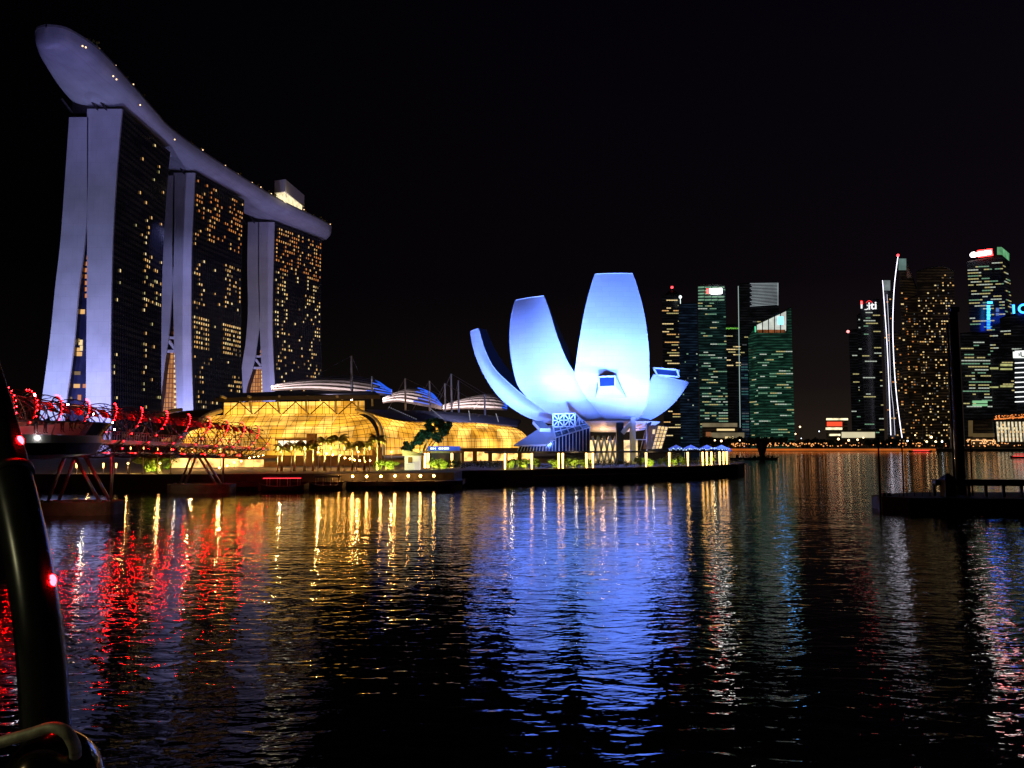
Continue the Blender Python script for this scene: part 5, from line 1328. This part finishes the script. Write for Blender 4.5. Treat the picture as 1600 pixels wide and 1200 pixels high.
# far promenade lights
def flamp(px, py, rad, m, l, D=918):
    p = U(px, py, D); root = thing('shore_lamp', (p.x, D, 2.9), l, 'street lamp', 'street lamps on the far shore')
    mb = MB(); mb.tube([(p.x, D, 2.9), p], .12, 5); part('post', mb, M['black'], root)
    mb = MB(); mb.ball(p, rad, 8); part('lamp', mb, M[m], root)
M['far_lamp'] = emat('far_lamp', (1, .62, .3), 5, True); M['far_white'] = emat('far_white', (.8, .9, 1), 4, True)
for (px, py, rad, m, l) in [(1117, 688, 1.0, 'far_lamp', 'warm street lamp under the beige low building'), (1127, 689, 1.3, 'far_lamp', 'bright street lamp right of the beige low building'), (1156, 688, .9, 'far_lamp', 'street lamp before the glass tower base'), (1250, 667, 1.1, 'far_lamp', 'high orange lamp in the gap between tower groups'), (1243, 678, .9, 'far_lamp', 'low red-orange lamp in the gap between tower groups'), (1280, 674, .7, 'far_white', 'small greenish lamp in the gap'),
                            (1310, 686, 1.4, 'far_lamp', 'bright lamp left of the glowing pavilion'), (1326, 688, 1.3, 'far_lamp', 'bright lamp below the glowing pavilion'), (1340, 687, 1.2, 'far_lamp', 'second lamp below the glowing pavilion'), (1349, 684, .9, 'far_lamp', 'third lamp below the glowing pavilion'), (1252, 685, .6, 'far_white', 'tiny white lamp in the trees'),
                            (1418, 689, 1.0, 'far_white', 'cyan-white lamp below the curved light lines'), (1455, 683, 1.5, 'far_lamp', 'big warm lamp below the wide residential tower'), (1448, 690, 1.2, 'far_lamp', 'warm lamp at the water below the wide residential tower'), (1462, 690, 1.2, 'far_lamp', 'lamp right of the big warm lamp'), (1472, 690, 1, 'far_white', 'white lamp left of the lit fort tower'), (1430, 680, .8, 'far_lamp', 'small lamp right of the curved lines')]:
    flamp(px, py, rad, m, l)
# small lights of the quayside crowd
M['speck'] = emat('quay_speck', (1, .4, .12), 1.6)
mb = MB(); r = random.Random(6)
for i in range(150): px = r.uniform(1140, 1300) if i < 90 else r.uniform(1300, 1600); p = U(px, r.uniform(692, 697.5), 912); mb.box((p.x, 912, p.z - .5), (p.x + r.uniform(.3, 1.6), 912.3, p.z + .5))
o = part('quayside_lights', mb, M['speck']); o['kind'] = 'stuff'; o['label'] = 'scatter of orange lights along the far promenade'; 

# ---- skyline towers
M['b_teal'] = bands('curtain_wall_teal', (.12, .4, .36), .075); M['b_blue'] = bands('curtain_wall_blue', (.12, .25, .5), .06)
M['b_green'] = bands('curtain_wall_green', (.10, .45, .28), .14, dens=.5); M['b_dark'] = bands('curtain_wall_dark', (.3, .3, .35), .018); M['b_brown'] = bands('curtain_wall_brown', (.5, .3, .15), .03)
def skytower(name, label, foot, depth, wall, style, grp='office towers across the bay', cat='office tower', zbase=2.9, floor=4.0, bay=3.2, dens=.3, pal=('win_pale', 'win_yellow', 'win_white'), seed=0, ztop_skip=6, zones=None, cap=100):
    """foot: front outline as (px, py of the roof, D) from left to right"""
    r = random.Random(seed + 100)
    P = [U(x, y, D) for x, y, D in foot]; mid = P[len(P) // 2]
    root = thing(name, (mid.x, mid.y + depth * .3, zbase), label, cat, grp)
    vd = Vector((mid.x, mid.y, 0)).normalized() * depth
    fr = [(p.x, p.y) for p in P]; bk = [(p.x + vd.x, p.y + vd.y) for p in reversed(P)]
    zt = [p.z for p in P] + [p.z for p in reversed(P)]
    mb = MB(); mb.prism(fr + bk, zbase, zt); part('wall', mb, M[wall], root)
    mb = MB()
    for a, b_ in zip(P, P[1:]): mb.beam(a + Z * .6, b_ + Z * .6, .8, h=1.4)
    part('parapet', mb, M['black'], root)
    cells = []
    for a, b_ in zip(P, P[1:]):
        u = Vector((b_.x - a.x, b_.y - a.y, 0)); Lw = u.length; u.normalize(); nn = u.cross(Z) * .35; nb = max(1, int((Lw - 1) / bay)); bw = Lw / nb
        zmin = min(a.z, b_.z); i = 0; z = zbase + 10
        while z < max(a.z, b_.z) - ztop_skip:
            run = 0
            for j in range(nb):
                zt_ = a.z + (b_.z - a.z) * (j + .5) / nb
                if z > zt_ - ztop_skip: continue
                px = CX + F * (a.x + u.x * bw * j) / a.y; py = 693 - (z - 9) / a.y * F; dd = dens
                if zones:
                    for (x0, y0, x1, y1, v_) in zones:
                        if x0 <= px <= x1 and y0 <= py <= y1: dd = v_
                if style == 'row':
                    if j == 0: rowd = dd * r.choice((0, .2, .5, 1.2, 2.4))
                    if run > 0: run -= 1; lit = True
                    else:
                        lit = r.random() < min(.9, dd * r.choice((.3, 1)) if zones else rowd) * .5
                        if lit: run = r.randint(1, 4)
                else: lit = r.random() < dd
                if lit:
                    if style == 'row': mn = pal[(int(z / floor) * 7 + (j // 4) * 3) % len(pal)]; w_, h_ = bw * .92, floor * .34
                    else: mn = r.choice(pal); w_, h_ = bw * r.choice((.4, .5, .7)), floor * .42
                    cells.append((Vector((a.x, a.y, 0)) + u * bw * (j + .5) + Z * z + nn, u, Z, w_, h_, mn))
            z += floor
    add_windows(root, cells, cap)
    return root
def text_part(txt, size, centre, u, m, parent, nm='lettering', depth=.3, sx=1.0):
    cu = bpy.data.curves.new(nm, 'FONT'); cu.body = txt; cu.size = size; cu.extrude = depth; cu.align_x = 'CENTER'; cu.align_y = 'CENTER'; cu.offset = size * .02
    ob = bpy.data.objects.new(nm, cu); C.objects.link(ob); dg = bpy.context.evaluated_depsgraph_get()
    me = bpy.data.meshes.new_from_object(ob.evaluated_get(dg)); bpy.data.objects.remove(ob)
    me.materials.clear(); me.materials.append(m)
    o = bpy.data.objects.new(nm, me); C.objects.link(o)
    u = Vector(u).normalized(); n = u.cross(Z)
    Mx = Matrix(((u.x * sx, 0, n.x, centre.x), (u.y * sx, 0, n.y, centre.y), (0, 1, 0, centre.z), (0, 0, 0, 1)))
    o.parent = parent; top = parent
    while top.parent: top = top.parent
    if parent is top: o.matrix_parent_inverse = Matrix.Translation(-top.location)
    o.matrix_basis = Mx
    return o
def udir(px): x = (px - CX) / F; return Vector((1, -x, 0)).normalized()
D = 1150
t1 = skytower('office_tower', 'dark slim tower with yellow windows and a red beacon, nearest the museum', [(1034, 462, D), (1062, 460, D)], 35, 'b_dark', 'row', dens=.25, pal=('win_yellow', 'win_warm', 'win_pale'), seed=1,
              zones=[(1040, 475, 1064, 492, .7), (1034, 510, 1064, 572, .6), (1034, 572, 1064, 700, .12)])
mb = MB(); p = U(1050, 449, D + 10); mb.tube([(p.x, p.y, U(0, 462, D).z), p], .4, 6); mb.ball(p, 2.0, 8, 1); q = U(1050, 458, D + 10); mb.ball((q.x, q.y, q.z - 6), 11, 12, 0, .9); part('dome_beacon', mb, [M['black'], M['beacon']], t1)
t2 = skytower('office_tower', 'dark bluish tower with scattered white windows behind the short petal', [(1060, 476, 1130), (1089, 474, 1130)], 30, 'b_blue', 'cell', dens=.07, pal=('win_grey', 'win_white', 'win_green'), seed=2)
mb = MB(); p = U(1063, 464, 1135); mb.ball(p, 2.4, 8); mb.beam(p - Z * 14, p, .6); part('roof_lamp', mb, emat('roof_lamp', (.8, .95, .9), 2, True), t2)
t3 = skytower('office_tower', 'green lit bank tower with a bright white rooftop sign', [(1090, 446, 1110), (1133, 446, 1110)], 40, 'b_teal', 'row', dens=.4, pal=('win_green', 'win_white', 'win_green', 'win_yellow'), seed=3,
              zones=[(1090, 446, 1133, 468, 0), (1090, 468, 1115, 497, 1.4), (1115, 468, 1133, 520, 0), (1090, 497, 1133, 515, .2)])
mb = MB()
for k in range(5):
    for j in range(4):
        if k in (1, 2) and j > 1: continue
        a = U(1091 + j * 10.4, 448 + k * 4.9, 1109); mb.add([a - Z * 2.2, a - Z * 2.2 + udir(1110) * 8.6, a + udir(1110) * 8.6, a], [(0, 1, 2, 3)])
parts('crown_glazing', mb, emat('crown_green', (.35, .7, .45), .45, var=.3, scale=.2), t3)
a = U(1118, 455, 1107.5); mb = MB(); u_ = udir(1118)
mb.tube([a - u_ * 8, a + u_ * 9], 4.0, 12); part('roof_sign', mb, M['sign_white'], t3); mb = MB(); mb.tube([a - u_ * 12.6, a - u_ * 8.2], 4.0, 12); part('roof_sign', mb, M['sign_red'], t3, label='red end of the rooftop sign')
t4 = skytower('office_tower', 'dark narrow tower with a few rows of yellow light between two green ones', [(1133, 508, 1140), (1156, 508, 1140)], 30, 'b_dark', 'row', dens=.2, pal=('win_yellow', 'win_pale'), seed=4, zones=[(1133, 540, 1156, 575, 1.0), (1133, 575, 1156, 700, .03)])
mb = MB(); r = random.Random(4)
for i in range(16): leaf_ball(mb, U(1133 + i * 1.4, 513, 1139), 1.6, 30, r, .3, .8)
part('roof_garden', mb, emat('lit_plants', (.25, .8, .1), .6, var=.9, scale=.5), t4, kind='stuff')
t5 = skytower('office_tower', 'dark tower with a striped white crown and a thin lit vertical edge', [(1154, 444, 1180), (1216, 441, 1180)], 45, 'b_dark', 'row', dens=.1, pal=('win_grey', 'win_yellow'), seed=5, zones=[(1154, 440, 1230, 500, 0), (1154, 500, 1172, 560, .15)])
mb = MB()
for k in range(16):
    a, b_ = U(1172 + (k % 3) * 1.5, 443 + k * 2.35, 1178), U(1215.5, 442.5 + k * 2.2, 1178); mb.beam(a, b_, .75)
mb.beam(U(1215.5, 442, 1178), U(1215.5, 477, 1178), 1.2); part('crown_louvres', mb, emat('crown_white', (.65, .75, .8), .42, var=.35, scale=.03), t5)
mb = MB(); mb.beam(U(1153.5, 447, 1139), U(1156.5, 668, 1139), .8); part('edge_light', mb, emat('edge_line', (.6, .8, .75), .55), t5)
t6 = skytower('office_tower', 'green glass tower with a slanted glowing top and a cyan sign', [(1169, 527, 1120), (1182, 507, 1100), (1236, 481, 1100)], 45, 'b_green', 'row', dens=.3, pal=('win_green', 'win_green', 'win_white', 'win_yellow'), seed=6, ztop_skip=36,
              zones=[(1165, 480, 1240, 527, 0), (1165, 527, 1240, 545, .06)])
# glowing sloping atrium
mb = MB(); mb.add([U(1182, 516, 1098.5), U(1228, 517, 1098.5), U(1229, 486, 1098.5), U(1182, 508, 1098.5)], [(0, 1, 2, 3)]); at6 = part('crown_atrium', mb, emat('atrium_white', (.8, .85, .75), .75, True, var=.45, scale=.09), t6)
mb = MB()
for k in range(6): x = 1182 + k * 9.4; mb.beam(U(x, 520, 1098), U(x, 507.5 - k * 4.4, 1098), 1.0)
part('crown_frame', mb, M['black'], at6)
mb = MB(); face(mb, 1183, 515, 1227, 520, 1098.2); part('terrace', mb, emat('terrace_brown', (.5, .16, .05), .35, var=.8, scale=.2), t6)
mb = MB(); face(mb, 1215.5, 495, 1224, 506.5, 1096.5); mb.tube([U(1219.7, 496, 1096.8), U(1219.7, 506, 1096.8)], 3.2, 8); part('logo_sign', mb, emat('cyan_logo', (.04, .35, 1), 11, True), t6)
mb = MB(); mb.beam(U(1180, 510, 1099), U(1180.5, 519, 1099), 1.6); part('edge_light', mb, emat('green_edge', (.1, .7, .35), 1), t6)
t6b = skytower('office_tower', 'narrow blue lit service core between the edge-lit and green towers', [(1157, 560, 1125), (1168, 556, 1125)], 25, 'b_blue', 'row', dens=.9, pal=('win_teal', 'win_grey', 'win_teal'), seed=16, ztop_skip=1)
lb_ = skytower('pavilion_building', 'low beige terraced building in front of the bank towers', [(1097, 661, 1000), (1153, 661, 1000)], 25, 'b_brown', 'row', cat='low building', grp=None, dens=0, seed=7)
mb = MB()
for (x0, y0, x1, y1) in ((1097, 661, 1152, 667), (1103, 676, 1163, 684)): face(mb, x0, y0, x1, y1, 998)
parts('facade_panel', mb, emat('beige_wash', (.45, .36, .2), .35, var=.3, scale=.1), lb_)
mb = MB(); face(mb, 1120, 670, 1148, 673, 997.8); face(mb, 1133, 682, 1146, 686, 997); parts('lit_strip', mb, M['win_pale'], lb_)
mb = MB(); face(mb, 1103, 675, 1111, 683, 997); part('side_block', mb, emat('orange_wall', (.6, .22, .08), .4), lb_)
# gap: low red sign building + glowing pavilion
rb_ = skytower('low_building', 'small building with a red sign and white rooftop lights at the gap', [(1290, 656, 980), (1324, 656, 980)], 20, 'b_brown', 'row', cat='low building', grp=None, dens=0, seed=8)
mb = MB(); face(mb, 1292, 659, 1316, 666, 978.5); part('red_sign', mb, emat('red_panel', (1, .08, .03), 1.2, True), rb_)
mb = MB(); face(mb, 1291, 653.5, 1325, 656.5, 978.3); face(mb, 1290, 668, 1316, 671.5, 978.3); face(mb, 1296, 678, 1313, 681, 978.3); parts('light_band', mb, emat('warm_band', (1, .85, .5), 1.5, True, var=.5, scale=.15), rb_)
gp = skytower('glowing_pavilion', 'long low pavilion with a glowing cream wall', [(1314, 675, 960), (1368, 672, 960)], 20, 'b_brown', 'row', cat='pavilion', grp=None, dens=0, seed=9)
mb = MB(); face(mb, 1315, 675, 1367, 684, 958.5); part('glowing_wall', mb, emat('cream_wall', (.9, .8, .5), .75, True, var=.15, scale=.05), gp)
# right cluster
c1 = skytower('office_tower', 'dark tower stub with a red corner beacon, leftmost of the right cluster', [(1326, 517, 1150), (1350, 514, 1150)], 30, 'b_dark', 'row', dens=.25, pal=('win_green', 'win_yellow', 'win_white'), seed=10, zones=[(1326, 510, 1350, 555, .03)])
mb = MB(); mb.ball(U(1325, 518, 1149), 2.2, 8); part('beacon', mb, emat('corner_beacon', (1, .2, .2), 4, True), c1)
c2 = skytower('office_tower', 'dark tower with the white citi sign at its top', [(1344, 470, 1120), (1374, 468, 1120)], 35, 'b_dark', 'row', dens=.25, pal=('win_green', 'win_yellow', 'win_white'), seed=11, zones=[(1340, 465, 1376, 484, 0), (1340, 484, 1376, 515, .5)])
sg = MB(); a = U(1349, 483, 1117); b_ = U(1368.5, 468.5, 1117); sg.box((a.x, 1117, a.z), (b_.x, 1118.5, b_.z)); sb = part('sign_board', sg, mat('sign_navy', (.01, .01, .04), .4), c2)
text_part('citi', 15.5, U(1359.2, 478.3, 1115.6), udir(1358), emat('sign_soft_white', (1, 1, 1), 1.3, True), c2, 'sign_lettering')
ar = [U(1353.3 + 9.5 * t / 12, 473.2 - 3.4 * math.sin(math.pi * t / 12), 1115.2) for t in range(13)]
mb = MB(); mb.tube(ar, .45, 6); part('sign_arc', mb, emat('arc_red', (1, .03, .03), 1.5, True), c2)
mb = MB(); face(mb, 1344.8, 470.5, 1347.5, 475, 1118.5); face(mb, 1345, 475.5, 1347.5, 482, 1118.5, mi=1); part('side_sign', mb, [M['sign_red'], emat('side_white', (1, 1, 1), 1.2)], c2)
c2b = skytower('office_tower', 'dark slim building edge with white dots left of the citi tower', [(1339, 494, 1135), (1345, 490, 1135)], 20, 'b_dark', 'cell', dens=.5, pal=('win_grey', 'win_white'), seed=12, zones=[(1330, 520, 1350, 700, .05)])
# the sail towers with light lines
s1 = skytower('residential_tower', 'slender dark tower outlined by the shorter curved light line', [(1378, 440, 1100), (1392, 440, 1100)], 20, 'b_dark', 'cell', cat='residential tower', dens=.10, pal=('win_orange', 'win_warm'), seed=13, zones=[(1376, 430, 1393, 458, 0), (1380, 520, 1393, 530, .8)], grp='slender residential towers with light lines')
mb = MB(); face(mb, 1381, 438, 1391, 454, 1098); part('crown_box', mb, emat('grey_crown', (.5, .6, .6), .3, var=.3, scale=.1), s1)
def line_light(pts, D, w, root, st=2.6):
    mb = MB(); mb.tube(catmull([U(x, y, D) for x, y in pts], 40), w, 5); part('light_line', mb, emat('light_line', (.85, .82, 1), st, True), root)
line_light([(1379, 438), (1382, 480), (1385.5, 530), (1388, 580), (1390, 630), (1392, 680)], 1095, .48, s1)
s2 = skytower('residential_tower', 'taller slender tower outlined by the bowed light line, red lamp on top', [(1404, 404, 1095), (1416, 408, 1095), (1432, 452, 1100)], 25, 'b_brown', 'cell', cat='residential tower', dens=.26, bay=3.6, pal=('win_warm', 'win_orange', 'win_pale', 'win_dim'), seed=14, zones=[(1400, 400, 1420, 425, 0), (1400, 425, 1440, 470, .06), (1396, 518, 1412, 526, .9)], ztop_skip=14, grp='slender residential towers with light lines')
mb = MB(); face(mb, 1404, 404, 1416, 422, 1093); part('crown_box', mb, emat('teal_crown', (.3, .5, .45), .35, var=.3, scale=.1), s2)
mb = MB(); mb.ball(U(1403, 399, 1093), 2, 8); part('beacon', mb, M['beacon'], s2)
line_light([(1403, 401), (1398, 440), (1395.5, 480), (1395, 520), (1397, 570), (1401, 620), (1406, 660), (1409.5, 684)], 1088, .5, s2, 2.8)
line_light([(1386, 460), (1389, 520), (1392, 600), (1396, 640), (1398.5, 680)], 1089, .25, s2, 1.2)
s3 = skytower('residential_tower', 'low dark wing filling the foot between the two light-line towers', [(1394, 520, 1105), (1412, 516, 1105)], 20, 'b_brown', 'cell', cat='residential tower', dens=.22, pal=('win_warm', 'win_orange', 'win_dim'), seed=15, grp='slender residential towers with light lines')
c5 = skytower('residential_tower', 'wide warm-windowed residential block with a slightly arched roof', [(1432, 425, 1060), (1450, 419, 1060), (1474, 417, 1060), (1490, 424, 1060)], 40, 'b_brown', 'cell', cat='residential tower', grp=None, dens=.30, bay=3.0, floor=3.6, pal=('win_warm', 'win_pale', 'win_dim', 'win_pale', 'win_grey'), seed=17, ztop_skip=10,
              zones=[(1450, 417, 1474, 440, .03), (1440, 440, 1466, 475, .12), (1440, 530, 1490, 536, .95), (1462, 470, 1490, 560, .42), (1432, 419, 1450, 460, .05)])
c5b = skytower('residential_tower', 'darker lower residential wing behind the light lines', [(1414, 470, 1085), (1433, 462, 1085)], 30, 'b_brown', 'cell', cat='residential tower', grp=None, dens=.22, floor=3.6, bay=3.0, pal=('win_warm', 'win_orange', 'win_dim', 'win_grey'), seed=27)
c6 = skytower('office_tower', 'tall yellow-windowed tower with a white and red sign and a green lit corner', [(1511, 410, 1050), (1566, 400, 1040), (1577, 416, 1060)], 40, 'b_dark', 'row', dens=.55, pal=('win_yellow', 'win_white', 'win_yellow', 'win_green'), seed=18, ztop_skip=6, floor=4.2,
              zones=[(1511, 400, 1566, 475, 1.5), (1566, 380, 1580, 700, .03), (1545, 500, 1566, 700, .2)])
a = U(1521, 398, 1043); u_ = Vector((1, -.25, 0)).normalized(); mb = MB(); mb.ball(a, 4.2, 10, 0, .9); mb.tube([a + u_ * 2, a + u_ * 21 + Z * 2.2], 2.6, 10); part('roof_sign', mb, M['sign_white'], c6)
mb = MB(); b0 = a + Vector((0, 1.2, 0)); mb.beam(b0 + u_ * 6 + Z * 1, b0 + u_ * 24 + Z * 2.6, 1.0, h=9.5); part('sign_board', mb, M['sign_red'], c6)
mb = MB(); face(mb, 1558, 386, 1565, 398, 1038); mb.add([U(1565, 398, 1038), U(1577, 408, 1060), U(1577, 396, 1060), U(1565, 386, 1038)], [(0, 1, 2, 3)]); part('green_corner', mb, emat('green_crown', (.22, .65, .3), .5, True, var=.5, scale=.08), c6)
c7 = skytower('office_tower', 'mid-height tower with greenish window rows in front of the tallest', [(1500, 522, 1000), (1520, 520, 1000), (1546, 522, 1000)], 40, 'b_dark', 'row', dens=.45, pal=('win_yellow', 'win_green', 'win_white'), seed=19, floor=4.0, zones=[(1500, 518, 1550, 550, .2), (1500, 560, 1550, 640, .9), (1500, 640, 1550, 700, 0)])
mb = MB(); face(mb, 1519.5, 626, 1543, 630, 998.5); face(mb, 1519.5, 631.5, 1543, 634.5, 998.5); parts('lit_floor', mb, emat('green_floor', (.35, .8, .4), .7), c7)
mb = MB()
for k in range(8): face(mb, 1542, 477 + k * 4.7, 1547 + (k % 2) * .6, 480.6 + k * 4.7, 1035, mi=0 if k < 5 else 1)
face(mb, 1542.5, 471, 1551, 474.5, 1035); part('vertical_blue_sign', mb, [M['sign_cyan'], M['sign_blue']], c6)
mb = MB(); face(mb, 1556, 481, 1561, 487, 1036); face(mb, 1556, 489, 1561, 493, 1036); parts('blue_window', mb, emat('blue_win', (.15, .3, .8), .6), c6)
c8 = skytower('office_tower', 'dark tower with the big blue rooftop sign cut by the frame', [(1562, 499, 1010), (1578, 492, 1005), (1660, 486, 1005)], 40, 'b_dark', 'row', dens=.12, pal=('win_yellow', 'win_white'), seed=20, ztop_skip=12, zones=[(1560, 510, 1582, 530, .9), (1548, 570, 1582, 582, 2)])
text_part('1O', 18, U(1594, 483.5, 1003), udir(1590), M['sign_blue'], c8, 'sign_lettering')
text_part('1O', 17, U(1594, 483.5, 1001.8), udir(1590), M['sign_cyan'], c8, 'sign_face', depth=.2)
c8b = skytower('office_tower', 'dark mid-height block with two yellow lit floors', [(1547, 560, 985), (1582, 552, 985)], 30, 'b_dark', 'row', dens=.06, pal=('win_yellow',), seed=21)
mb = MB(); face(mb, 1563, 568.5, 1582, 572, 983.5); face(mb, 1563, 575.5, 1582, 578, 983.5); face(mb, 1547, 574, 1560, 577, 983.5); face(mb, 1563, 602, 1583, 605, 983.5); face(mb, 1546, 604, 1560, 606, 983.5); parts('lit_floor', mb, emat('yellow_floor', (.8, .8, .3), .55, var=.3, scale=.2), c8b)
c9 = skytower('office_tower', 'tower with bold white horizontal light lines and a white sign', [(1584, 548, 960), (1680, 538, 950)], 30, 'b_dark', 'cell', dens=0, seed=22)
mb = MB()
for k in range(11): y = 549 + k * 7.6 + (3 if k > 1 else 0); mb.beam(U(1586, y, 957), U(1680, y - 4, 947), 1.1)
part('light_line', mb, emat('white_floor_line', (.9, .92, .9), 1.6, True), c9)
mb = MB(); a = U(1583, 559.5, 955); b_ = U(1625, 549, 951); mb.box((a.x, 954, a.z), (b_.x, 955, b_.z)); part('sign_board', mb, emat('sign_board_white', (.9, .95, .9), 1.2), c9)
text_part('OUE', 8.5, U(1596.5, 554.3, 952.5), udir(1590), M['black'], c9, 'sign_lettering', sx=1.1)
# fort tower, low restaurants, lit colonnade hotel
lt = thing('lit_clock_tower', G(1490, 915, 2.9), 'small warm lit stone tower at the water left of the thick mast', 'tower')
p = G(1490, 915, 2.9); mb = MB(); mb.box((p.x - 1.8, 915, 2.9), (p.x + 1.8, 919, 22)); mb.box((p.x - 3.6, 914, 22), (p.x + 3.6, 920, 27)); mb.prism([(p.x - 2.6, 915), (p.x + 2.6, 915), (p.x + 2.6, 919), (p.x - 2.6, 919)], 27, 28); part('shaft', mb, M['concrete'], lt)
light('clock_tower_uplight', 'POINT', (p.x + .5, 911.5, 6), (1, .7, .35), 1700, size=.4); light('clock_tower_uplight', 'POINT', (p.x - .5, 910, 17), (1, .7, .35), 1200, size=.4)
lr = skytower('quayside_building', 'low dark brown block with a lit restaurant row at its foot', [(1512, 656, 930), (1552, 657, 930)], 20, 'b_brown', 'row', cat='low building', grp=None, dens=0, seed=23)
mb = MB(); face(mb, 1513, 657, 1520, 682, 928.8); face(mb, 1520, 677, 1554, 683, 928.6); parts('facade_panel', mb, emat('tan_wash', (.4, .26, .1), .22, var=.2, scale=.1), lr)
mb = MB(); r = random.Random(3)
for i in range(34): x = 1510 + r.random() * 44; y = r.choice((686, 689, 691.5)); face(mb, x, y, x + r.uniform(.8, 3), y + 2, 922)
face(mb, 1510, 687.5, 1555, 688.8, 922.4); part('restaurant_lights', mb, emat('restaurant_glow', (1, .5, .2), 1.3, True, var=.5, scale=.3), lr, kind='stuff')
fh_ = skytower('colonnade_hotel', 'grand low hotel with uplit columns and an orange roof terrace', [(1556, 654, 930), (1670, 648, 925)], 30, 'b_brown', 'row', cat='hotel', grp=None, dens=0, seed=24)
mb = MB()
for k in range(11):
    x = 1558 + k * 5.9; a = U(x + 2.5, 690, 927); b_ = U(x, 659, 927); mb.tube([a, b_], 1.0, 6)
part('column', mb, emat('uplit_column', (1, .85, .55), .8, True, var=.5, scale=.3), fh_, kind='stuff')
cells = []
for k in range(11):
    for j, mn in ((0, 'win_warm'), (1, 'win_pale'), (2, 'win_warm'), (3, 'win_dim'), (4, 'win_orange')):
        if r.random() < .75: cells.append((U(1561 + k * 5.9, 664 + j * 5.4, 928.5), udir(1590), Z, 2.0, 2.6, mn))
add_windows(fh_, cells)
mb = MB()
for i in range(60): x = 1554 + r.random() * 50; y = r.uniform(649, 655) - (x - 1554) * .06; face(mb, x, y, x + r.uniform(.6, 2.2), y + 1.5, 926)
mb.beam(U(1554, 655, 926.6), U(1640, 649, 922.6), 1.2); part('roof_terrace_lights', mb, emat('terrace_orange', (1, .28, .06), 1.1, True, var=.6, scale=.3), fh_, kind='stuff')
# blue lit canopies at the museum's far tip
BC = thing('event_tent', (66, 225, 3), 'row of blue-white lit awnings right of the museum', 'awning')
for i, (x0, x1) in enumerate(((1048, 1068), (1070, 1092), (1096, 1116), (1118, 1140))):
    a, b_ = G(x0, 222, 3), G(x1, 224, 3); mb = MB(); m_ = (a.x + b_.x) / 2
    mb.add([(a.x, 222, 7.4), (b_.x, 222, 7.4), (b_.x, 226, 7.4), (a.x, 226, 7.4), (m_, 224, 8.6)], [(0, 1, 4), (1, 2, 4), (2, 3, 4), (3, 0, 4)]); part('awning', mb, emat('blue_awning', (.1, .2, 1), .35 + .2 * (i % 2), True, base=(.3, .3, .5)), BC)
mb = MB(); r = random.Random(4)
for i in range(36): x = G(1046 + i * 2.6 + r.random(), 221.5, 3).x; mb.ball((x, 221.4, 7.2 + r.uniform(-.1, .5)), r.uniform(.08, .2), 6)
part('awning_lamps', mb, emat('awning_lamp', (.4, .6, 1), 2.5, True), BC, kind='stuff')
for x in (1049, 1070, 1094, 1117, 1139): mb = MB(); q = G(x, 222, 3); mb.tube([(q.x, 222, 3), (q.x, 222, 7.4)], .1, 6); parts('pole', mb, M['whitepole'], BC)
print('objects', len(scene.objects))
